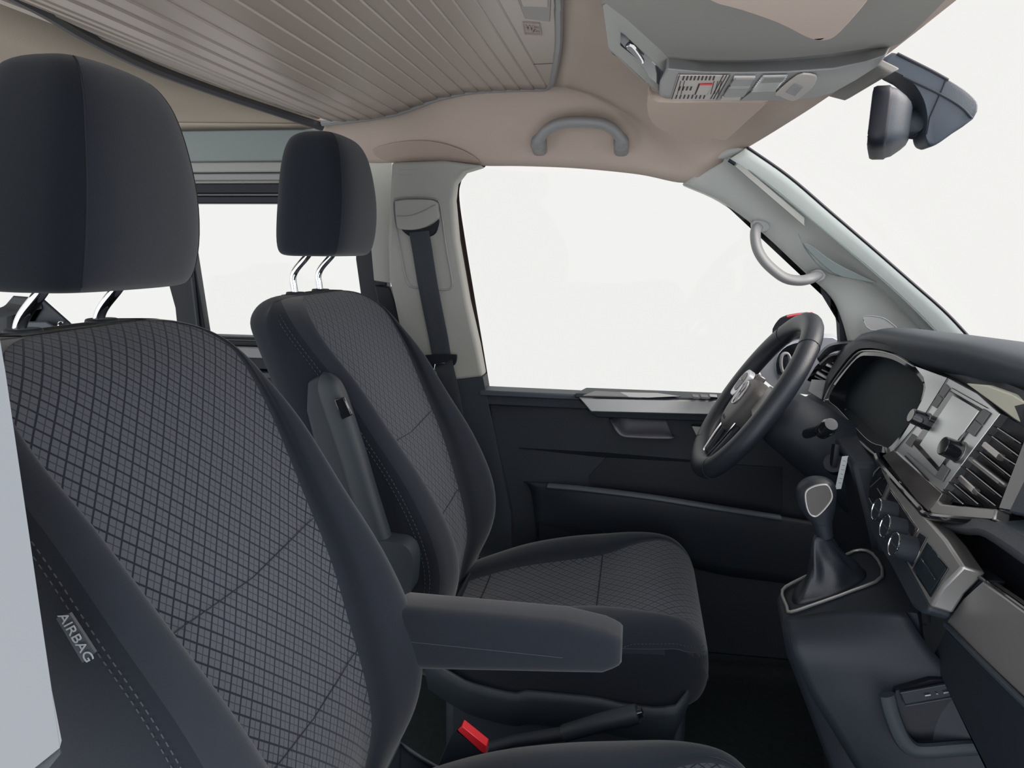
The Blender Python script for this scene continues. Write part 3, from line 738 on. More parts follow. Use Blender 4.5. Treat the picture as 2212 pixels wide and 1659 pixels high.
q = cr(onp([(918, 770), (925, 767), (978, 766), (986, 770), (982, 788), (965, 795), (935, 796), (922, 788)], .060), 3, True)
inv(obj('belt_tongue', prism(q, (0, .010, 0)), BLACKR, bevel=.003), sb)
inv(obj('tongue_plate', tube([W(a, b, pl=SP(.064)) for a, b in ((940, 786), (938, 800), (955, 802), (960, 784))], .0018, 6, closed=True), CHROME), sb)

bk = empty('belt_buckle', tuple(W(1020, 1620, y=-.10))); tag(bk, 'red seat belt buckle between the two seats', 'belt buckle')
inv(obj('release_button', prism([W(988, 1578, y=-.105), W(998, 1569, y=-.105), W(1051, 1612, y=-.105), W(1049, 1629, y=-.105), W(1040, 1626, y=-.105)], (0, .02, 0)), RED, bevel=.0015), bk)
inv(obj('housing', prism([W(985, 1580, y=-.102), W(995, 1567, y=-.102), W(975, 1590, y=-.102), W(930, 1690, y=-.102), W(1010, 1700, y=-.102), W(1052, 1632, y=-.102)], (0, .024, 0)), DARKP, bevel=.003), bk)

hb = empty('handbrake', (.0, .04, .1)); tag(hb, 'black handbrake lever between the seats, below the lowered armrest', 'handbrake')
a = W(1110, 1600, y=.03); b = W(1215, 1585, y=.03); c = W(1300, 1560, y=.03); d = W(1362, 1545, y=.03); e = W(1378, 1541, y=.03)
inv(obj('lever', tube([W(960, 1640, y=.03), a, b], [.010, .011, .013], 12), DARKP), hb)
inv(obj('grip', tube([b, W(1218, 1584, y=.03), c, d, e], [.013, .0155, .017, .0185, .017], 16), DARKP2), hb)
inv(obj('release_button', tube([e, W(1388, 1538, y=.03)], [.009, .008], 12), PIANO), hb)

# ------------------------------------------------------------------ grab handles
def loopm(pts, m, name, cat, label, flat, n=6, up=None, r=None):
    P = cr(pts, n); t = empty(name, tuple(P[0])); tag(t, label, cat)
    inv(obj('grip', tube(P, r or 1, 16, flat=flat, up=up), m, ang=180), t)
    return t, P
gh = [W(1163, 312, y=.64), W(1167, 298, y=.62), W(1182, 280, y=.61), W(1212, 266, y=.60), W(1258, 263, y=.595), W(1300, 267, y=.60), W(1325, 280, y=.61), W(1340, 298, y=.62), W(1342, 313, y=.64)]
t, P = loopm(gh, HANDLE, 'grab_handle', 'grab handle', 'grey arched grab handle on the ceiling above the driver window', (.014, .0125, .8), up=(0, -1, 0), r=[1.45]*3+[1.25]*3+[1]*37+[1.25]*3+[1.45]*3)
for p in (P[0], P[-1]): inv(obj('mount', tube([p+Vector((0, -.002, .004)), p+Vector((0, .03, -.004))], [.0175, .0185], 16, flat=(1.1, 1.0, .7)), HANDLE, ang=60), t)
ah = [W(1640, 487, y=.705), W(1632, 500, y=.675), W(1634, 530, y=.66), W(1645, 555, y=.655), W(1665, 578, y=.655), W(1695, 600, y=.655), W(1725, 606, y=.658), W(1750, 602, y=.665), W(1772, 592, y=.70)]
t, P = loopm(ah, HANDLE, 'grab_handle', 'grab handle', 'angular grey grab handle on the front pillar beside the windscreen', (.011, .0115, .7), up=(0, -1, 0))
inv(obj('mount', prism(cr([W(1625, 482, y=.69), W(1632, 476, y=.69), W(1655, 480, y=.69), W(1662, 492, y=.69), W(1650, 500, y=.69), W(1630, 500, y=.69)], 3, True), (0, .03, 0)), HANDLE, bevel=.004), t)
inv(obj('mount', prism(cr([W(1745, 600, y=.685), W(1755, 586, y=.685), W(1772, 582, y=.685), W(1783, 592, y=.685), W(1780, 603, y=.685), W(1760, 610, y=.685)], 3, True), (0, .04, 0)), HANDLE, bevel=.004), t)

# ------------------------------------------------------------------ sun visors
v1 = [(1402, 205), (1398, 230), (1403, 255), (1420, 275), (1450, 292), (1480, 305), (1503, 312), (1525, 308), (1540, 299), (1565, 303), (1580, 292), (1610, 265), (1655, 224), (1650, 222), (1560, 221), (1425, 221)]
PV = ((-.12, .10, 1), 1.358)      # slightly tilted plane
q = cr([W(a, b, pl=PV) for a, b in v1], 3, True)
tag(obj('sun_visor', prism(q, (0, 0, .014)), VISOR, bevel=.005, bseg=3), 'beige sun visor folded up on the driver side, below the overhead console', 'sun visor')
v2 = [(1480, -60), (1530, 0), (1600, 22), (1680, 50), (1740, 80), (1765, 87), (1790, 86), (1815, 70), (1880, -5), (1900, -60)]
q = cr([W(a, b, z=1.345) for a, b in v2], 3, True)
tag(obj('sun_visor', prism(q, (0, 0, .012)), HEAD, bevel=.005, bseg=3), 'beige sun visor at the top edge of the photo, nearest the camera', 'sun visor')

# ------------------------------------------------------------------ overhead console
oc = empty('overhead_console', (.12, -.05, 1.37)); tag(oc, 'grey overhead console with lamps, vent and slide-out mirror in front of the roof blind', 'overhead console')
def both(z, l): return [W(a, b, z=z) for a, b in l]
seamO = [(1297, -120), (1297, 10), (1312, 100), (1360, 145), (1428, 205), (1440, 217), (1600, 219), (1745, 215), (1790, 206), (1850, 170), (1900, 135), (1945, 95), (2065, -5), (2120, -120)]
top_ = both(1.395, seamO)
# near body (roof shelf), seam edge rounded
near = [(1297, -160), (1297, 12), (1345, 45), (1395, 84), (1420, 110), (1450, 128), (1520, 131), (1600, 131), (1700, 126), (1800, 116), (1880, 105), (1945, 95), (2065, -5), (2180, -160)]
nb = cr(both(1.381, near), 3)
inv(obj('shelf', prism(nb, (0, 0, .03)), HEADG, bevel=.002, bseg=3), oc)
nearA = [(1440, 120), (1520, 132), (1600, 133), (1700, 128), (1800, 118), (1870, 108), (1925, 98)]
nearB = [(1440, 150), (1520, 156), (1600, 157), (1700, 156), (1800, 150), (1870, 134), (1915, 118)]
farB = [(1900, 140), (1850, 172), (1800, 200), (1755, 212), (1700, 216), (1600, 218), (1500, 217), (1436, 212), (1422, 205), (1425, 175)]
ra = both(1.384, nearA)+both(1.384, farB); rb_ = both(1.361, nearB+farB)
inv(obj('body', loft([[p+Vector((0, 0, .015)) for p in ra], ra, rb_]), HANDLE, ang=30, bevel=.0035, bseg=3), oc)
# rear-facing opening with the convex mirror
fr_o = [W(1300, 12, z=1.379), W(1345, 45, z=1.379), W(1436, 148, z=1.374), W(1430, 205, z=1.364), W(1395, 178, z=1.364), W(1312, 102, z=1.366)]
fr_i = [W(1322, 58, z=1.378), W(1350, 78, z=1.378), W(1431, 155, z=1.373), W(1424, 194, z=1.366), W(1395, 170, z=1.366), W(1321, 116, z=1.368)]
inv(obj('opening_frame', strip(fr_o, fr_i, (.012, 0, .006)), TRIM, bevel=.0015), oc)
inv(obj('opening_floor', prism([p+Vector((.004, 0, .002)) for p in fr_i], (.003, 0, .002)), mat('dark_blue_gloss', (.012, .02, .04), .12, spec=.6)), oc)
def mid(i, j, t): return lerp(fr_i[i], fr_i[j], t)
q = [lerp(fr_i[1], fr_i[2], .62), fr_i[2], fr_i[3], lerp(fr_i[5], fr_i[3], .93), ]
inv(obj('convex_mirror', prism([p+Vector((.002, 0, .001)) for p in q], (.002, 0, .001)), BLUEG, bevel=.0006), oc)
q = cr([W(1352, 100, z=1.376), W(1366, 98, z=1.376), W(1388, 128, z=1.374), W(1384, 134, z=1.374), W(1366, 118, z=1.375)], 3, True)
inv(obj('mirror_catch', tube(q, .0022, 6, closed=True), CHROME), oc)
inv(obj('mirror_pocket', prism([W(1360, 88, z=1.3775), W(1392, 112, z=1.376), W(1388, 128, z=1.375), W(1356, 102, z=1.376)], (.001, 0, .001)), BLACKR), oc)
Z0 = 1.3602
def flatq(l, m, name, dz=-.0015, par=None, bev=0):
    o = obj(name, prism(both(Z0, l), (0, 0, dz)), m, bevel=bev); return inv(o, oc)
# speaker / microphone grille with slots
flatq([(1465, 161), (1574, 162), (1544, 214), (1448, 214)], VENTP, 'grille')
bm = bmesh.new(); rnd = 0
for k in range(9):
    a = 1474+k*8.2
    prism(both(Z0-.0018, [(a+2, 164), (a+5.5, 164), (a+2.5, 173), (a-1, 173)]), (0, 0, -.0004), bm)
for k in range(4):
    a = 1465+k*8.2
    prism(both(Z0-.0018, [(a+2.5, 187), (a+6, 187), (a+3, 195), (a-.5, 195)]), (0, 0, -.0004), bm)
for k in range(8):
    a = 1459+k*8.6
    prism(both(Z0-.0018, [(a+2, 205), (a+5, 205), (a+2, 213), (a-1, 213)]), (0, 0, -.0004), bm)
for a, b in ((1467, 1450), (1562, 1534), (1569, 1540), (1576, 1547)):
    prism(both(Z0-.0018, [(a, 162), (a+2, 162), (b+2, 214), (b, 214)]), (0, 0, -.0004), bm)
for k in range(12):
    a = 1473+k*8.0
    if 2 <= k <= 8: 
        continue
    prism(both(Z0-.0018, [(a-3, 175), (a-1.5, 175), (a-9, 203), (a-10.5, 203)]), (0, 0, -.0004), bm)
inv(obj('grille_slots', bm, VENTD), oc)
flatq([(1509, 178), (1538, 177), (1528, 202), (1500, 202)], VENTD, 'alarm_sensor', -.002)
flatq([(1512, 180), (1537, 180), (1527, 201), (1503, 201)], VENTP, 'sensor_window', -.003)
flatq([(1512, 178), (1539, 177.5), (1538.5, 179.5), (1511, 180)], RED, 'warning_light', -.0035)
for k, (l) in enumerate((([(1588, 164), (1628, 164), (1622, 179), (1577, 179)]), ([(1574, 185), (1620, 184), (1608, 203), (1562, 204)]))):
    flatq(l, HANDLE, 'lamp_switch', -.005, bev=.002)
flatq([(1586, 163), (1632, 163), (1630, 167), (1584, 167)], VENTP, 'switch_bar', -.003)
flatq([(1580, 181), (1622, 180), (1620, 185), (1577, 185)], VENTP, 'switch_bar', -.003)
flatq([(1560, 207), (1600, 207), (1597, 213), (1556, 213)], VENTP, 'switch_bar', -.003)
flatq([(1648, 161), (1702, 160), (1675, 194), (1622, 195)], LENS, 'reading_lamp', -.003, bev=.001)
flatq([(1652, 163), (1698, 162), (1690, 172), (1644, 174)], SILVD, 'lamp_bulb_housing', -.0036)
for k in range(9):
    a = 1646-k*2.6; b = 162+k*3.7
    inv(obj('lens_rib', tube([W(a, b, z=Z0-.0035), W(a+4, b, z=Z0-.0035)], .0006, 4), CHROME), oc)
    inv(obj('lens_rib', tube([W(a+54, b-1, z=Z0-.0035), W(a+59, b-1, z=Z0-.0035)], .0006, 4), CHROME), oc)
flatq([(1622, 197), (1676, 196), (1700, 213), (1600, 214)], HANDLE, 'lower_band', -.002)
q = cr(both(Z0, [(1722, 160), (1755, 158), (1765, 165), (1755, 185), (1725, 210), (1708, 214), (1685, 204), (1676, 198)]), 3, True)
inv(obj('switch_plate', prism(q, (0, 0, -.003)), VENTP, bevel=.001), oc)
flatq([(1717, 175), (1735, 183), (1718, 202), (1698, 194)], HANDLE, 'call_button', -.0045, bev=.001)
q = [(1780, 205), (1852, 168), (1905, 140), (1915, 128), (1925, 160), (1870, 190), (1822, 218), (1795, 212)]
# ------------------------------------------------------------------ card holder clip at the windscreen header
q = [W(1785, 208, x=.31), W(1855, 150, x=.31), W(1880, 135, x=.31), W(1925, 158, x=.33), W(1900, 172, x=.33), W(1823, 218, x=.33)]
tag(obj('header_cover', prism(q, (.012, 0, .006)), HEADG, bevel=.003), 'grey trim cover at the windscreen header beside the mirror foot', 'trim cover')

# ------------------------------------------------------------------ rear-view mirror
rm = empty('rear_view_mirror', (.36, 0, 1.40)); tag(rm, 'black rear-view mirror with sensor housing at the top of the windscreen', 'rear-view mirror')
ol = [(1930, 111), (1965, 124), (2010, 148), (2050, 170), (2085, 192), (2108, 212), (2116, 228), (2106, 256), (2060, 288), (2035, 306), (2018, 315), (2008, 314), (2001, 305), (1999, 290), (2003, 265), (2001, 240), (1993, 212), (1975, 182), (1950, 160), (1908, 136)]
ol = cr([W(a, b, y=-.045) for a, b in ol], 2, True)
cen = sum(ol, Vector())/len(ol)
rings = []
for (dy, s_) in ((.055, .90), (.052, .96), (.042, 1), (.008, 1), (.002, .975), (0, .93)):
    rings.append([cen+(p-cen)*s_+Vector((0, dy, 0)) for p in ol])
inv(obj('sensor_housing', loft(rings), DASHT, ang=50), rm)
inv(obj('housing_seam', tube([W(2044, 172, y=-.0465), W(2030, 205, y=-.0465), W(2008, 255, y=-.0465), W(2002, 290, y=-.0465)], .0009, 5), BLACKR), rm)
inv(obj('housing_crease', tube(cr([W(1950, 165, y=-.0462), W(2030, 203, y=-.0462), W(2075, 230, y=-.0462), W(2100, 255, y=-.0462)], 4), .0016, 6), DARKP), rm)
inv(obj('ribbed_edge', tube(cr([W(1938, 116, y=-.045), W(2010, 152, y=-.045), W(2048, 173, y=-.045)], 4), .0022, 6), BLACKR), rm)
inv(obj('stalk', tube([W(1985, 283, y=.0), W(1955, 280, y=.0)], .0125, 14), DARKP), rm)
mc = W(1902, 270, y=0)
wd_ = Vector((.34, .94, 0)).normalized(); nn = Vector((-.94, .34, .06)).normalized(); uu = wd_.cross(nn)*-1
uu = Vector((.03, .0, 1)).normalized(); wd_ = Vector((.287, .958, 0)); wd_ = (wd_-wd_.dot(uu)*uu).normalized(); nn = wd_.cross(uu); 
if nn.x > 0: nn = -nn
def mring(off, hw, hh, e=.35, n=48):
    r = []
    for k in range(n):
        a = 2*math.pi*k/n; c = math.cos(a); s_ = math.sin(a)
        r.append(mc+nn*off+wd_*hw*math.copysign(abs(c)**e, c)+uu*hh*math.copysign(abs(s_)**e, s_))
    return r
inv(obj('mirror_frame', loft([mring(.012, .090, .036), mring(.012, .097, .0415), mring(.008, .10, .043), mring(-.008, .10, .043), mring(-.012, .096, .040)]), BLACKR, ang=50), rm)
inv(obj('mirror_back', loft([mring(-.008, .098, .0415), mring(-.018, .092, .039), mring(-.030, .075, .031), mring(-.037, .050, .026), mring(-.040, .030, .020)]), DASHT, ang=60), rm)
inv(obj('mirror_glass', loft([mring(.0118, .093, .039), mring(.0128, .092, .038)]), MIRR, ang=30), rm)
inv(obj('ball_joint', tube([mc-nn*.03, mc-nn*.043, W(1962, 282, y=0)], [.022, .022, .012], 16), DARKP), rm)
#==DASH==
# ------------------------------------------------------------------ wing mirror outside the driver window
wm = empty('wing_mirror', (.5, 1.0, .85)); tag(wm, 'silver wing mirror outside the driver window, seen through the steering wheel', 'wing mirror')
q = [W(a, b, y=.98) for a, b in ((1640, 800), (1660, 770), (1700, 742), (1760, 730), (1812, 735), (1815, 800), (1790, 850), (1720, 850), (1668, 835))]
inv(obj('housing', prism(cr(q, 3, True), (.02, .10, 0)), mat('silver_car_paint', (.45, .47, .52), .25, metal=.5), bevel=.015, bseg=3), wm)
q = [W(a, b, y=.975) for a, b in ((1678, 775), (1700, 748), (1740, 742), (1735, 790), (1700, 825), (1680, 810))]
inv(obj('glass', prism(cr(q, 3, True), (0, .006, 0)), MIRR), wm)
q = [W(a, b, y=.97) for a, b in ((1690, 768), (1702, 764), (1708, 780), (1704, 800), (1694, 806), (1688, 790))]
inv(obj('bezel', tube(cr(q, 3, True), .004, 6, closed=True), HANDLE), wm)
q = [W(a, b, y=1.02) for a, b in ((1668, 720), (1680, 692), (1700, 682), (1752, 680), (1752, 720), (1700, 740))]
inv(obj('arm_cover', prism(cr(q, 3, True), (.02, .06, 0)), BLACKR, bevel=.008), wm)
inv(obj('arm', tube([W(1790, 800, y=1.0), W(1822, 815, y=.90), W(1832, 830, y=.85)], .03, 12), BLACKR), wm)
inv(obj('red_line', tube([W(1700, 684, y=1.0), W(1725, 679, y=1.0), W(1755, 676, y=1.0)], .003, 6), RED), wm)

# ------------------------------------------------------------------ dashboard
da = empty('dashboard', (.6, 0, .5)); tag(da, 'dark dashboard with instrument screen, radio, vents and silver strips', 'dashboard')
def dd(o): return inv(o, da)
def dz(y): return interp([(-.8, -.02), (-.4, .0), (-.18, .004), (0, .003), (.25, -.010), (.45, -.022), (.58, -.045), (.72, -.10)], y)
prof = [(.98, .90), (.80, .945), (.66, .975), (.56, .988), (.515, .985), (.500, .976), (.498, .965), (.508, .945), (.518, .930), (.54, .915), (.56, .90), (.56, .70), (.55, .62), (.56, .57), (.98, .57)]
rings = []
for k in range(29):
    y = lerp(.735, -.80, k/28)
    rings.append([Vector((x-(.03 if y > .6 and z > .9 else 0)*0, y, z+(dz(y) if z > .88 else 0))) for x, z in cr([Vector((a, b, 0)) for a, b in prof], 3) for x, z in [(x, z)]] if False else [Vector((p.x, y, p.y+(dz(y)*min(1, max(0, (p.y-.80)/.1)) if p.y > .8 else 0))) for p in cr([Vector((a, b, 0)) for a, b in prof], 3, True)])
dd(obj('body', loft(rings), DASHT, ang=50))
# brow over the instruments and radio
br0 = [(1776, 862, .60), (1796, 822, .60), (1842, 762, .53), (1875, 750, .46), (1925, 757, .36), (1990, 778, .26), (2060, 812, .11), (2130, 858, -.05), (2185, 896, -.17), (2230, 930, -.26)]
br1 = [(1812, 768, .64), (1826, 750, .62), (1850, 738, .55), (1890, 736, .47), (1935, 742, .37), (2000, 758, .27), (2070, 785, .12), (2140, 818, -.04), (2190, 838, -.15), (2240, 860, -.24)]
def PY(l, dx=0): return [W(a, b, y=c)+Vector((dx, 0, 0)) for a, b, c in l]
dd(obj('brow', loft([cr(PY(br1, .03), 4), cr(PY(br1), 4), cr([lerp(a, b, .5)+Vector((-.006, 0, .0)) for a, b in zip(PY(br1), PY(br0))], 4), cr(PY(br0), 4), cr(PY(br0, .06), 4)], closed=False, cap=False), DARKP, ang=60, solid=.003))
# cream strip at the right under the top pad, a reflection painted as colour
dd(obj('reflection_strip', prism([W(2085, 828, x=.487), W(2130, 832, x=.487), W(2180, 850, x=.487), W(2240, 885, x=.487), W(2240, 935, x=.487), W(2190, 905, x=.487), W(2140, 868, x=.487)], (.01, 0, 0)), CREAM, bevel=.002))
# --- instrument cluster
ic = dd(obj('instrument_cluster', strip(cr(PY([(1776, 864, .60), (1796, 826, .60), (1845, 766, .53), (1880, 755, .45), (1930, 763, .36), (1975, 789, .27), (2000, 815, .22), (2003, 845, .20), (1985, 905, .18), (1932, 972, .16), (1905, 978, .18), (1870, 968, .26), (1830, 925, .42), (1795, 888, .55)]), 4, True),
     cr(PY([(1790, 862, .57), (1806, 830, .57), (1850, 776, .51), (1880, 769, .44), (1925, 776, .355), (1965, 798, .28), (1988, 820, .235), (1994, 842, .22), (1975, 895, .20), (1925, 962, .185), (1905, 962, .195), (1875, 950, .265), (1838, 912, .41), (1808, 880, .52)]), 4, True), (.05, 0, -.01)), PIANO, bevel=.002))
def child(o, p): o.parent = p; return o
inn = cr(PY([(1780, 864, .59), (1800, 828, .58), (1847, 770, .52), (1880, 760, .45), (1930, 770, .355), (1970, 793, .275), (1994, 818, .23), (2000, 843, .21), (1980, 900, .19), (1930, 970, .17), (1905, 972, .18), (1873, 960, .26), (1835, 918, .415), (1802, 884, .53)]), 4, True)
child(obj('display', prism([p+Vector((.035, 0, -.006)) for p in inn], (.005, 0, 0)), SCREEN), ic)
child(obj('chrome_edge', tube(cr(PY([(1782, 862, .59), (1800, 828, .59), (1848, 768, .52), (1880, 758, .45), (1930, 766, .36), (1975, 791, .27)], -.002), 4), .0016, 6), SILV), ic)
child(obj('chrome_edge', tube(cr(PY([(1782, 866, .59), (1800, 892, .54), (1835, 928, .415), (1872, 966, .26), (1895, 985, .19), (1900, 1000, .17)], -.002), 4), .002, 6), SILV), ic)
child(obj('inner_hood', tube(cr([p+Vector((.02, 0, -.003)) for p in PY([(1806, 880, .52), (1810, 905, .50), (1838, 925, .41), (1870, 960, .27), (1905, 966, .19)])], 4), .003, 6), DARKP2), ic)
# --- radio on its tilted plane
PN = (1, 0, -.375); PD = .50-.375*.91
def F(a, b, off=0): return W(a, b, pl=(PN, PD-off*1.068))
FN = Vector((-1, 0, .375)).normalized()
def fq(l, m, name, off=.001, th=.002, par=None, bev=.0006, smooth=0):
    P = [F(a, b, off) for a, b in l]
    if smooth: P = cr(P, smooth, True)
    o = obj(name, prism(P, -FN*th), m, bevel=bev)
    return dd(o) if par is None else child_i(o, par)
def child_i(o, p):
    o.parent = p; return o
rad = fq([(1975, 790), (2047, 816), (2110, 850), (2160, 893), (2098, 975), (2034, 1062), (1985, 1022), (1929, 972), (1965, 915), (1992, 862), (1999, 838), (1994, 815)], RADIO, 'radio', 0, .02, bev=.001)
fq([(2052, 843), (2123, 884), (2027, 1020), (1971, 959)], PIANO, 'screen_bezel', .002, .002, rad)
fq([(2058, 853), (2114, 887), (2027, 1008), (1986, 961)], GLASSY, 'screen', .003, .002, rad)
for l in ([(2041, 828), (2050, 838), (2036, 859), (2026, 851)], [(2026, 852), (2035, 860), (2021, 881), (2011, 874)], [(1970, 936), (1980, 944), (1965, 965), (1955, 957)],
          [(2124, 882), (2138, 891), (2120, 917), (2106, 906)], [(2105, 907), (2119, 918), (2102, 942), (2087, 931)], [(2036, 1002), (2050, 1013), (2034, 1040), (2019, 1029)]):
    fq(l, BUTT, 'radio_button', .0025, .002, rad)
for (a, b) in ((2047, 816), ):
    child_i(obj('panel_gap', tube([F(2047, 816, .001), F(2021, 858, .001), F(1995, 900, .001), F(1932, 974, .001)], .0007, 5), BLACKR), rad)
child_i(obj('panel_gap', tube([F(2056, 838, .0015), F(2132, 881, .0015)], .0006, 5), BLACKR), rad)
child_i(obj('disc_slot', tube([F(1955, 985, .0015), F(2005, 1037, .0015)], .0012, 5), BLACKR), rad)
child_i(obj('disc_slot', tube([F(1960, 978, .0015), F(2022, 1032, .0015)], .0008, 5), BUTT), rad)
def knob(c, ax, r, h, par, name='knob', m=PIANO, ring=True):
    k = obj(name, cyl(c, ax, r, h, 28, r2=r*.92), m, bevel=.0015); child_i(k, par)
    if ring: child_i(obj('knob_ring', tube([c+ax.orthogonal().normalized()*0+ (Matrix.Rotation(2*math.pi*i/28, 3, ax) @ ax.orthogonal().normalized())*r*1.02+ax*.001 for i in range(28)], .0011, 6, closed=True), SILVD), k)
    return k
child_i(obj('placeholder', bmesh.new(), PIANO), rad); bpy.data.objects.remove(bpy.data.objects['placeholder'])
knob(F(2000, 910, 0), FN, .0135, .026, rad)
knob(F(2073, 977, 0), FN, .0155, .026, rad)
# glossy strip below radio and the bright strip below the vent
fq([(1906, 984), (1930, 972), (1986, 1023), (2035, 1066), (2026, 1080), (2020, 1088), (2005, 1104), (1980, 1080), (1935, 1022)], SILVG, 'lacquer_strip', .004, .02, bev=.003)
fq([(2024, 1078), (2034, 1088), (2152, 1098), (2146, 1124), (2010, 1108), (2004, 1100)], SILV, 'lacquer_strip', .004, .02, bev=.003)
dd(obj('strip_dark_edge', tube(cr([F(1894, 984, .002), F(1902, 1000, .002), F(1940, 1045, .002), F(1985, 1095, .002), F(2005, 1114, .002), F(2060, 1122, .002), F(2144, 1130, .002)], 5), .006, 8), PIANO))  # black gloss edge below the lacquer strips
# --- centre vent
vt = fq([(2158, 891), (2240, 935), (2240, 1010), (2152, 1100), (2030, 1080), (2026, 1074), (2098, 975)], BLACKR, 'air_vent', -.012, .02)
vs = [((2155, 925), (2205, 958)), ((2143, 943), (2200, 985)), ((2128, 962), (2194, 1004)), ((2117, 977), (2184, 1030)), ((2104, 995), (2172, 1048)), ((2088, 1012), (2164, 1074)), ((2076, 1036), (2150, 1092)), ((2062, 1046), (2112, 1088)), ((2050, 1062), (2080, 1088))]
for i, (a, b) in enumerate(vs):
    wdt = .0040 if i in (4,) else .0016
    child_i(obj('slat', tube([F(*a, .001), F(*b, .001)], 1, 8, flat=(wdt, .009, .7), up=FN.cross(Vector((0, 1, 0)))), (SILVD if i == 4 else BLACKR)), vt)
    child_i(obj('slat_edge', tube([F(*a, .010), F(*b, .010)], wdt*.5, 6), SILV), vt)
for (a, b) in (((2130, 962), (2162, 988)), ((2078, 1034), (2108, 1062))):
    child_i(obj('vent_tab', tube([F(*a, .013), F(*b, .013)], 1, 8, flat=(.0045, .005, .5), up=FN.cross(Vector((0, 1, 0)))), SILVG), vt)
fq([(2155, 1100), (2212, 950), (2240, 900), (2250, 1000), (2200, 1108)], PIANO, 'vent_side', .014, .04, bev=.002)
fq([(2178, 1106), (2225, 1010), (2260, 1030), (2215, 1112)], DASHT, 'side_face', .018, .01, bev=.002)
# --- driver side vent
PX2 = dict(x=.452)
q = [W(a, b, y=.66) for a, b in ((1760, 792), (1775, 776), (1800, 766), (1832, 768), (1845, 778), (1790, 845), (1742, 822))]
v2_ = dd(obj('air_vent', prism(q, (.03, 0, -.01)), BLACKR, bevel=.002))
for i, (a, b) in enumerate((((1798, 783), (1824, 792)), ((1785, 787), (1812, 800)), ((1775, 798), (1806, 812)), ((1764, 804), (1796, 822)), ((1760, 812), (1788, 826)), )):
    child_i(obj('slat', tube([W(*a, y=.655), W(*b, y=.648)], 1, 8, flat=(.0045 if i in (1, 3) else .002, .006, .7), up=(0, 0, 1)), SILV if i in (1, 3) else SILVD), v2_)
child_i(obj('vent_frame', tube(cr([W(1770, 787, y=.65), W(1790, 770, y=.65), W(1812, 765, y=.65), W(1836, 766, y=.64)], 4), .003, 8), SILVD), v2_)
dd(obj('vent_hood', loft([cr([W(1768, 782, y=.66), W(1790, 760, y=.66), W(1815, 752, y=.66), W(1845, 752, y=.66)], 4), cr([W(1765, 776, y=.64), W(1788, 752, y=.64), W(1815, 744, y=.64), W(1850, 742, y=.62)], 4), cr([W(1770, 770, y=.72), W(1790, 750, y=.72), W(1815, 743, y=.72), W(1850, 740, y=.72)], 4)], closed=False, cap=False), DASHT, solid=.006))
dd(obj('switch_bank', prism([W(1752, 818, y=.62), W(1800, 846, y=.62), W(1782, 870, y=.60), W(1742, 846, y=.62)], (.04, 0, 0)), HANDLE, bevel=.003))
dd(obj('knee_panel', prism([Vector((.47, .74, .80)), Vector((.40, .62, .78)), Vector((.40, .18, .74)), Vector((.44, .16, .60)), Vector((.50, .2, .42)), Vector((.50, .74, .42))], (.08, 0, 0)), DARKP, bevel=.01))
# --- climate panel
GN_ = (1, 0, -.25); GD = .43-.25*.74
def G(a, b, off=0): return W(a, b, pl=(GN_, GD-off*1.03))
GV = Vector((-1, 0, .25)).normalized()
def gq(l, m, name, off=.001, th=.002, par=None, bev=.0006):
    o = obj(name, prism([G(a, b, off) for a, b in l], -GV*th), m, bevel=bev)
    return dd(o) if par is None else child_i(o, par)
cp = gq([(1901, 1003), (1940, 1040), (1992, 1108), (2010, 1128), (2042, 1165), (2080, 1224), (2035, 1270), (2009, 1312), (1955, 1212), (1905, 1120), (1880, 1050), (1886, 1018)], SILV, 'climate_panel', 0, .03, bev=.004)
gq([(1890, 1020), (1902, 1008), (1918, 1045), (1904, 1075), (1896, 1100), (1876, 1078), (1878, 1045)], PIANO, 'button_cluster', .002, .002, cp)
for a, b in (((1880, 1052), (1902, 1032)), ((1895, 1055), (1904, 1070)), ((1877, 1076), (1888, 1096))):
    child_i(obj('button_divider', tube([G(*a, .005), G(*b, .005)], .0008, 5), SILVD), cp)
gq([(1923, 1054), (1984, 1142), (1970, 1167), (1912, 1077)], SILVG, 'slot_frame', .002, .002, cp)
gq([(1923, 1060), (1978, 1140), (1969, 1158), (1916, 1078)], PIANO, 'card_slot', .003, .002, cp)
gq([(1986, 1150), (2001, 1160), (1969, 1224), (1957, 1209)], PIANO, 'button_strip', .002, .002, cp)
gq([(2003, 1170), (2048, 1227), (2009, 1290), (1970, 1230)], PIANO, 'tray_frame', .002, .002, cp)
gq([(2004, 1176), (2043, 1228), (2008, 1282), (1975, 1230)], SCREEN, 'ash_tray_lid', .003, .003, cp)
child_i(obj('tray_line', tube([G(1990, 1207, .007), G(2019, 1251, .007)], .0008, 5), CHROME), cp)
for (a, b) in ((1934, 1112), (1954, 1149), (1975, 1189)):
    k = knob(G(a, b, 0), GV, .0195, .030, cp, 'climate_knob', DARKP, True)
    ax = GV; o_ = ax.orthogonal().normalized(); c = G(a, b, 0)+GV*.030
    child_i(obj('knob_chrome', tube([c+(Matrix.Rotation(math.radians(g_), 3, ax) @ o_)*.0175 for g_ in range(0, 361, 15)][:-1], .0012, 6, closed=True), CHROME), k)
    child_i(obj('pointer', tube([c-Vector((0, .012, .0)), c+Vector((0, .012, .0))], .0014, 6), DARKP2), k)
gq([(1880, 1100), (1955, 1209), (2008, 1300), (2008, 1314), (1999, 1324), (1985, 1322), (1972, 1313), (1927, 1226), (1878, 1142)], DARKP2, 'panel_underside', -.004, .03, bev=.006)
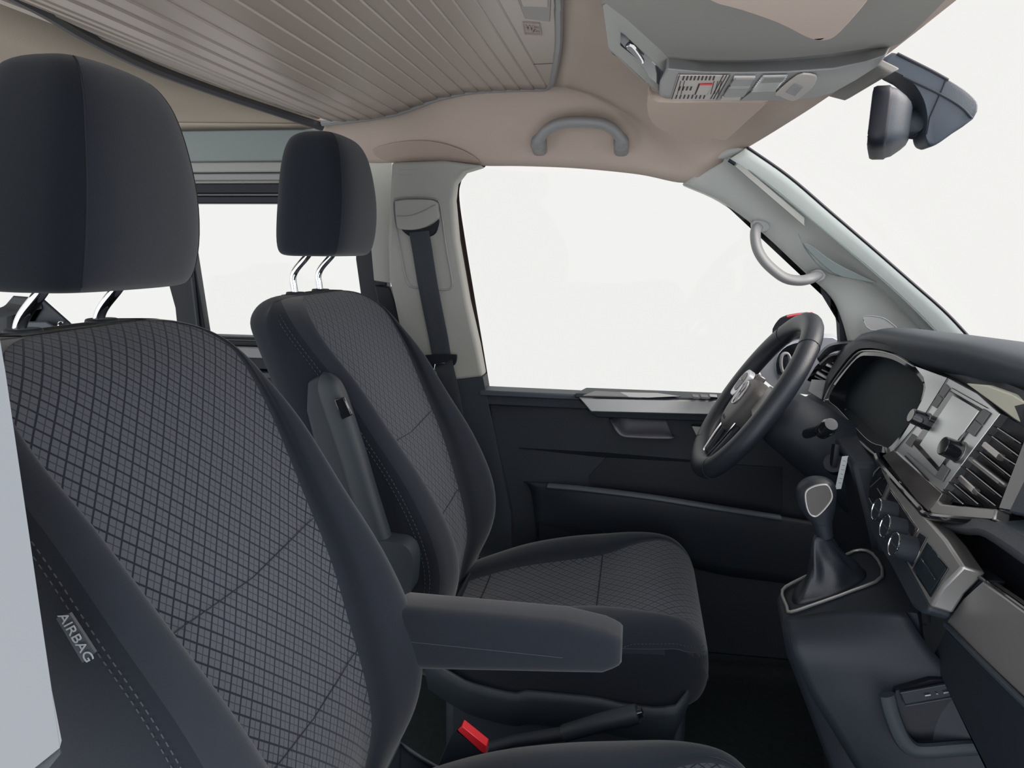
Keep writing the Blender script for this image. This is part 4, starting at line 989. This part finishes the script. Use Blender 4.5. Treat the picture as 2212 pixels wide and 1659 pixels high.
# --- soft lip and open shelf on the passenger side
dd(obj('shelf_lip', loft([cr([W(1996, 1108, x=.47), W(2040, 1118, x=.46), W(2090, 1124, x=.45), W(2140, 1128, x=.44), W(2240, 1176, x=.44), W(2420, 1290, x=.44)], 4), cr([W(2000, 1118, x=.46), W(2040, 1134, x=.45), W(2090, 1140, x=.44), W(2136, 1146, x=.43), W(2240, 1212, x=.43), W(2420, 1330, x=.43)], 4), cr([W(2010, 1128, x=.48), W(2040, 1142, x=.47), W(2090, 1150, x=.46), W(2132, 1156, x=.46), W(2240, 1230, x=.46), W(2420, 1350, x=.46)], 4)], closed=False, cap=False), mat('perforated_soft_trim', (.05, .055, .065), .6, bump=1, bscale=260), solid=.004))
dd(obj('shelf_top', prism([W(2140, 1128, x=.44), W(2260, 1188, x=.44), W(2420, 1290, x=.44), W(2420, 1290, x=.44)+Vector((.10, 0, .01)), W(2150, 1122, x=.44)+Vector((.09, 0, .01))], (0, 0, -.006)), mat('blue_grey_soft_trim', (.085, .105, .125), .6, bump=.6, bscale=400)))
dd(obj('shelf_recess', prism([W(2010, 1130, x=.50), W(2130, 1150, x=.50), W(2420, 1330, x=.50), W(2420, 1470, x=.50), W(2120, 1256, x=.50), W(2060, 1190, x=.50)], (.03, 0, 0)), BLACKR))
for (l) in (((2000, 1125), (2090, 1200), (2212, 1250)), ((2060, 1205), (2140, 1240), (2212, 1282))):
    pass
# --- silver glovebox strip
gs = [(2121, 1256), (2170, 1290), (2240, 1342), (2440, 1500), (2440, 1720), (2240, 1535), (2130, 1432), (2045, 1347), (2052, 1330), (2080, 1292)]
dd(obj('glovebox_strip', prism([W(a, b, x=.445) for a, b in gs], (.02, 0, 0)), SILV, bevel=.006, bseg=3))
dd(obj('strip_gap', prism([W(a, b, x=.455) for a, b in ((2081, 1223), (2124, 1254), (2080, 1295), (2046, 1350), (2009, 1320), (2030, 1280))], (.03, 0, 0)), DARKP2, bevel=.004))
dd(obj('strip_lower_edge', tube(cr([W(2044, 1350, x=.442), W(2130, 1438, x=.442), W(2240, 1545, x=.442), W(2440, 1735, x=.442)], 3), .004, 8), DASHT))
dd(obj('strip_upper_edge', tube(cr([W(2010, 1126, x=.45), W(2044, 1163, x=.45), W(2082, 1222, x=.45), W(2124, 1252, x=.45), W(2240, 1335, x=.45), W(2440, 1492, x=.45)], 3), .003, 8), PIANO))
dd(obj('glovebox', prism([W(a, b, x=.46) for a, b in ((2045, 1352), (2130, 1436), (2440, 1730), (2440, 2100), (2240, 1900), (2130, 1640), (2010, 1420))], (.12, 0, 0)), DARKP, bevel=.01))

# ------------------------------------------------------------------ centre console with gear lever
co = empty('centre_console', (.36, .02, .02)); tag(co, 'dark lower console carrying the gear lever, with an open tray below', 'centre console')
PLG = ((-.35, 0, 1), .435)
def K(a, b, off=0): return W(a, b, pl=(PLG[0], PLG[1]+off*1.06))
topo = [(1687, 1278), (1722, 1252), (1790, 1215), (1850, 1186), (1888, 1188), (1930, 1200), (1975, 1260), (1985, 1320), (1955, 1322), (1840, 1322), (1708, 1342), (1692, 1325), (1685, 1295)]
T = [K(a, b) for a, b in topo]
def down(l, z): 
    out = []
    for p in l: out.append(p)
    return out
rings = [cr(T, 3, True)]
cx = sum(T, Vector())/len(T)
for (dzz, sx, sy, fx) in ((-.012, 1.03, 1.03, 0), (-.06, 1.02, 1.02, .01), (-.14, .98, 1.02, .04), (-.25, .92, 1.05, .08), (-.38, .88, 1.1, .10), (-.50, .88, 1.15, .10)):
    rings.append([Vector((cx.x+(p.x-cx.x)*sx+fx, cx.y+(p.y-cx.y)*sy, max(.0, p.z+dzz))) for p in rings[0]])
rings = [[Vector((min(p.x, .545), p.y, p.z)) for p in r] for r in rings]
inv(obj('housing', loft(rings), DARKP, ang=60), co)
# flank towards the camera
fl = [[K(1700, 1345), K(1830, 1325), K(1960, 1324)], [W(1712, 1400, y=-.10), W(1850, 1400, y=-.11), W(2000, 1390, y=-.12)], [W(1745, 1480, y=-.10), W(1880, 1480, y=-.12), W(2080, 1480, y=-.14)], [W(1800, 1570, y=-.10), W(1950, 1580, y=-.13), W(2150, 1600, y=-.16)], [W(1870, 1680, y=-.10), W(2000, 1700, y=-.14), W(2240, 1740, y=-.18)]]
inv(obj('flank', patch(fl, 6, 5), DARKP, ang=180, solid=.01), co)
# tray in the flank
q = [W(a, b, y=-.150) for a, b in ((1935, 1492), (2095, 1465), (2150, 1560), (2145, 1592), (2000, 1600), (1970, 1590), (1950, 1560))]
tr_ = inv(obj('tray', prism(cr(q, 2, True), (0, .01, 0)), BLACKR), co)
rim = [W(a, b, y=-.165) for a, b in ((1915, 1500), (1925, 1540), (1945, 1590), (1968, 1616), (2000, 1622), (2080, 1616), (2170, 1612))]
inv(obj('tray_rim', tube(cr(rim, 4), 1, 10, flat=(.008, .012), up=(0, -1, 0)), DARKP2), co)
inv(obj('socket_panel', prism([W(a, b, y=-.158) for a, b in ((1945, 1496), (2078, 1470), (2093, 1502), (1957, 1526))], (0, .004, 0)), DARKP, bevel=.001), co)
inv(obj('panel_edge', tube([W(1945, 1497, y=-.16), W(2076, 1473, y=-.16)], .0009, 5), DASHT), co)
inv(obj('panel_edge', tube([W(1956, 1525, y=-.16), W(2092, 1501, y=-.16)], .0009, 5), DASHT), co)
for a, b in (((1998, 1503), (2010, 1501)), ((2022, 1499), (2026, 1499)), ((2038, 1497), (2050, 1495))):
    inv(obj('usb_socket', tube([W(*a, y=-.161), W(*b, y=-.161)], .0012, 6), SILV), co)
inv(obj('hook', tube(cr([W(2120, 1572, y=-.165), W(2125, 1582, y=-.165), W(2142, 1584, y=-.165)], 3), .0015, 6), CHROME), co)
# gear gaiter frame
ro = cr([K(a, b, .004) for a, b in ((1690, 1275), (1726, 1252), (1790, 1222), (1845, 1190), (1885, 1196), (1906, 1245), (1840, 1276), (1760, 1305), (1708, 1322), (1700, 1310))], 3, True)
inv(obj('shift_frame', tube(ro, .0028, 8, closed=True), SILV), co)
gl = empty('gear_lever', tuple(K(1790, 1270, 0))); tag(gl, 'gear lever with chrome-ringed knob and black leather gaiter', 'gear lever')
yk = .05
Bc = [K(a, b, -.002) for a, b in ((1715, 1270), (1745, 1252), (1790, 1232), (1850, 1222), (1875, 1235), (1868, 1258), (1820, 1285), (1760, 1305), (1722, 1312), (1706, 1300))]
base = cr(Bc, 4, True)
cb = sum(base, Vector())/len(base); ct = W(1783, 1158, y=yk)
rings = []
import math as _m
for i in range(13):
    t = i/12; c = lerp(cb, ct, t)
    c = c+Vector((.006*_m.sin(t*5), 0, 0))
    sc = lerp(1, .22, t**.62)
    r = []
    for k, p in enumerate(base):
        a = 2*_m.pi*k/len(base)
        fold = 1+.10*_m.sin(a*5+t*4)*_m.sin(_m.pi*min(1, t*1.15))+.05*_m.sin(a*9-t*7)*_m.sin(_m.pi*t)
        d = (p-cb); d = Vector((d.x, d.y*lerp(1, .9, t), d.z*(1-t)))
        r.append(c+d*sc*fold)
    rings.append(r)
inv(obj('gaiter', loft(rings), LEATH, ang=180), gl)
kn = [((1783, 1162), .011, .011), ((1778, 1140), .014, .013), ((1770, 1120), .021, .017), ((1764, 1098), .029, .022), ((1762, 1075), .032, .025), ((1764, 1055), .031, .025), ((1768, 1040), .024, .021), ((1770, 1032), .012, .012), ((1771, 1030), .002, .002)]
rings = []
Pk = cr([Vector((a, b, 0)) for (a, b), r1, r2 in kn], 3); Rk = cr([Vector((r1, r2, 0)) for _, r1, r2 in kn], 3)
for p, r in zip(Pk, Rk):
    c = W(p.x, p.y, y=yk); ring = []
    for k in range(28):
        a = 2*_m.pi*k/28; e = .8; cc = _m.cos(a); ss = _m.sin(a)
        ring.append(c+Vector((r.x*_m.copysign(abs(cc)**e, cc), r.y*_m.copysign(abs(ss)**e, ss), 0)))
    rings.append(ring)
kb = inv(obj('knob', loft(rings), LEATH, ang=180), gl)
KF = dict(y=yk-.026)
q = cr([W(a, b, **KF) for a, b in ((1740, 1075), (1743, 1060), (1760, 1050), (1783, 1047), (1793, 1056), (1797, 1075), (1785, 1095), (1765, 1114), (1752, 1112), (1744, 1098))], 4, True)
inv(obj('knob_badge', prism(q, (0, .010, 0)), mat('brown_grey_badge', (.055, .048, .045), .35), bevel=.002), gl)
inv(obj('knob_ring', tube(q, .0018, 8, closed=True), SILV), gl)
inv(obj('knob_collar', tube([W(1775, 1128, y=yk), W(1784, 1160, y=yk)], [.016, .0125], 16), DARKP), gl)

# ------------------------------------------------------------------ steering wheel and column
sw = empty('steering_wheel', (.247, .40, .82)); tag(sw, 'black leather steering wheel with round emblem and silver spokes', 'steering wheel')
C0 = Vector((.250, .40, .815)); up_ = Vector((.217, 0, .331)).normalized(); la_ = Vector((0, 1, 0)); fn = Vector((-up_.z, 0, up_.x))
HV = -.018
def wp(u, v, n=0): return C0+la_*u+up_*v+fn*n
rimp = []
for k in range(72):
    a = 2*math.pi*k/72; rr = .190
    u, v = rr*math.cos(a), rr*math.sin(a)
    if v < -.150: v = -.150-(abs(v)-.150)*.75
    rimp.append(wp(u, v))
inv(obj('rim', tube(rimp, 1, 18, closed=True, flat=(.0205, .0235), up=fn), LEATH, ang=180), sw)
for a in (50, 130, 235, 305):
    a = math.radians(a); c = wp(.190*math.cos(a), max(-.186, .190*math.sin(a))); tdir = (-la_*math.sin(a)+up_*math.cos(a)); rad_ = la_*math.cos(a)+up_*math.sin(a)
    inv(obj('rim_seam', tube([c+(rad_*math.cos(b)*.0238+fn*math.sin(b)*.0208) for b in [2*math.pi*i/24 for i in range(24)]], .0007, 5, closed=True), SEAM), sw)
pad = [(-.070, .022), (-.050, .045), (0, .055), (.050, .045), (.070, .022), (.066, -.02), (.052, -.048), (.03, -.066), (0, -.072), (-.03, -.066), (-.052, -.048), (-.066, -.02)]
def padr(n, s): return [wp(u*s, v*s+HV, n) for u, v in [(p.x, p.y) for p in cr([Vector((a, b, 0)) for a, b in pad], 3, True)]]
hub = inv(obj('hub', loft([padr(-.045, .85), padr(-.01, 1.0), padr(.006, 1.0), padr(.014, .96), padr(.020, .86), padr(.023, .6), padr(.024, .1)]), mat('hub_plastic', (.075, .07, .07), .5, bump=.3, bscale=1500), ang=60), sw)
# emblem: ring with the two stacked letters
bm = bmesh.new(); er = .028
tube([wp(er*math.cos(a), .012+HV+er*math.sin(a), .0255) for a in [2*math.pi*i/40 for i in range(40)]], .0014, 6, closed=True, bm=bm)
def es(p, q): tube([wp(p[0]*er*-1, .012+HV+p[1]*er, .0255), wp(q[0]*er*-1, .012+HV+q[1]*er, .0255)], .0014, 6, bm=bm)
es((-.38, .92), (0, .10)); es((0, .10), (.38, .92))
es((-.86, .50), (-.40, -.90)); es((-.40, -.90), (0, -.02)); es((0, -.02), (.40, -.90)); es((.40, -.90), (.86, .50))
e_ = obj('emblem', bm, mat('white_chrome', (.75, .76, .78), .25, metal=.6)); child_i(e_, hub); e_.matrix_parent_inverse = Matrix.Translation(-sw.location) if False else Matrix.Identity(4)
for sg in (1, -1):
    inv(obj('spoke', loft([[wp(sg*.075, .045, .004), wp(sg*.075, -.02, .004), wp(sg*.075, -.02, -.02), wp(sg*.075, .045, -.02)], [wp(sg*.13, .035, .0), wp(sg*.13, -.03, .0), wp(sg*.13, -.03, -.018), wp(sg*.13, .035, -.018)], [wp(sg*.182, .03, -.002), wp(sg*.182, -.035, -.002), wp(sg*.182, -.035, -.014), wp(sg*.182, .03, -.014)]]), SILVD, ang=40, bevel=.004), sw)
    inv(obj('lower_spoke', tube([wp(sg*.050, -.062, -.004), wp(sg*.043, -.11, -.004), wp(sg*.030, -.165, -.004)], 1, 10, flat=(.005, .010, .6), up=fn), DARKP, ang=60), sw)
    inv(obj('spoke_edge', tube([wp(sg*.056, -.060, .006), wp(sg*.048, -.11, .006), wp(sg*.030, -.155, .006), wp(sg*.004, -.164, .006)], .0022, 6), CHROME), sw)
    if sg == -1: continue
    padp = [(.066, .030), (.10, .040), (.135, .032), (.152, .006), (.140, -.026), (.105, -.030), (.070, -.020)]
    bt = inv(obj('button_pad', prism(cr([wp(sg*a, b, .020-.06*(a-.066)) for a, b in padp], 3, True), -fn*.014), mat('bright_silver_plastic', (.66, .66, .70), .3, metal=.3), bevel=.003), sw)
    fld = [(.070, .022), (.10, .031), (.126, .024), (.134, .004), (.124, -.014), (.075, -.012)]
    inv(obj('button_field', prism(cr([wp(sg*a, b, .0215-.06*(a-.066)) for a, b in fld], 3, True), -fn*.003), BUTT, bevel=.001), sw)
    inv(obj('button_divider', tube([wp(sg*.085, .012, .0222), wp(sg*.122, .010, .0198)], .0009, 5), PIANO), sw)
text('airbag_lettering', 'AIRBAG', .010, wp(0, -.050+HV, .0222), -la_, up_, DARKP, hub, .0003)
for o_ in hub.children: o_.matrix_parent_inverse = Matrix.Identity(4)

sc = empty('steering_column', (.40, .40, .72)); tag(sc, 'dark steering column cowl behind the wheel, with stalks and ignition lock', 'steering column')
ax0 = C0-fn*.05; ax1 = C0-fn*.23
def cring(c, ru, rv, n=32): return [c+la_*ru*math.cos(2*math.pi*k/n)+up_*rv*math.sin(2*math.pi*k/n) for k in range(n)]
inv(obj('cowl', loft([cring(ax0, .05, .045), cring(lerp(ax0, ax1, .15), .085, .062), cring(lerp(ax0, ax1, .5), .092, .070), cring(ax1, .095, .078), cring(ax1-fn*.08, .10, .09)]), DARKP, ang=50), sc)
st = [W(1690, 890, y=.27), W(1730, 905, y=.24), W(1775, 915, y=.20)]
inv(obj('stalk', tube([lerp(ax0, ax1, .35)+Vector((0, -.07, 0)), W(1780, 925, y=.24), W(1778, 928, y=.19)], [.010, .009, .008], 10), DARKP), sc)
inv(obj('stalk_knob', tube([W(1776, 932, y=.215), W(1790, 922, y=.19), W(1796, 916, y=.18)], [.015, .016, .012], 16), PIANO), sc)
inv(obj('ignition_lock', tube([W(1806, 1005, y=.27), W(1800, 1000, y=.235)], [.020, .018], 18), BLACKR), sc)
inv(obj('ignition_key', tube([W(1806, 960, y=.235), W(1803, 985, y=.23), W(1800, 1002, y=.235)], 1, 10, flat=(.006, .013, .5)), BLACKR), sc)
kt = prism([W(1819, 986, y=.22), W(1833, 985, y=.22), W(1817, 1056, y=.22), W(1804, 1057, y=.22)], (.0, .0012, 0))
ktg = tag(obj('key_tag', kt, WHITE), 'white paper tag hanging from the ignition key', 'key tag')
bm = bmesh.new()
for k in range(6):
    a = 995+k*9.5
    tube([W(1820.5-(a-986)*.19+2, a, y=.2195), W(1820.5-(a-986)*.19+8, a+1.5, y=.2195)], .0005, 4, bm=bm)
o_ = obj('print_lines', bm, INKG); o_.parent = ktg

# ------------------------------------------------------------------ second row seat seen through the gap under the near headrest
rs = empty('rear_bench', (-1.3, .25, 0)); tag(rs, 'dark rear bench glimpsed through the gap under the nearest headrest', 'bench seat')
q = [W(-60, 690, y=.2), W(70, 668, y=.2), W(95, 640, y=.2), W(130, 690, y=.2), W(165, 700, y=.2), W(260, 712, y=.2), W(260, 900, y=.2), W(-60, 900, y=.2)]
inv(obj('backrest', prism(q, (-.12, .05, 0)), DARKP, bevel=.01), rs)
inv(obj('lock_ring', tube([W(133+7*math.cos(a), 702+7*math.sin(a), y=.195) for a in [i*.5 for i in range(12)]], .0022, 6), CHROME), rs)
inv(obj('strap_guide', prism([W(50, 695, y=.18), W(98, 694, y=.18), W(128, 712, y=.18), W(40, 715, y=.18)], (0, .01, 0)), DASHT, bevel=.003), rs)
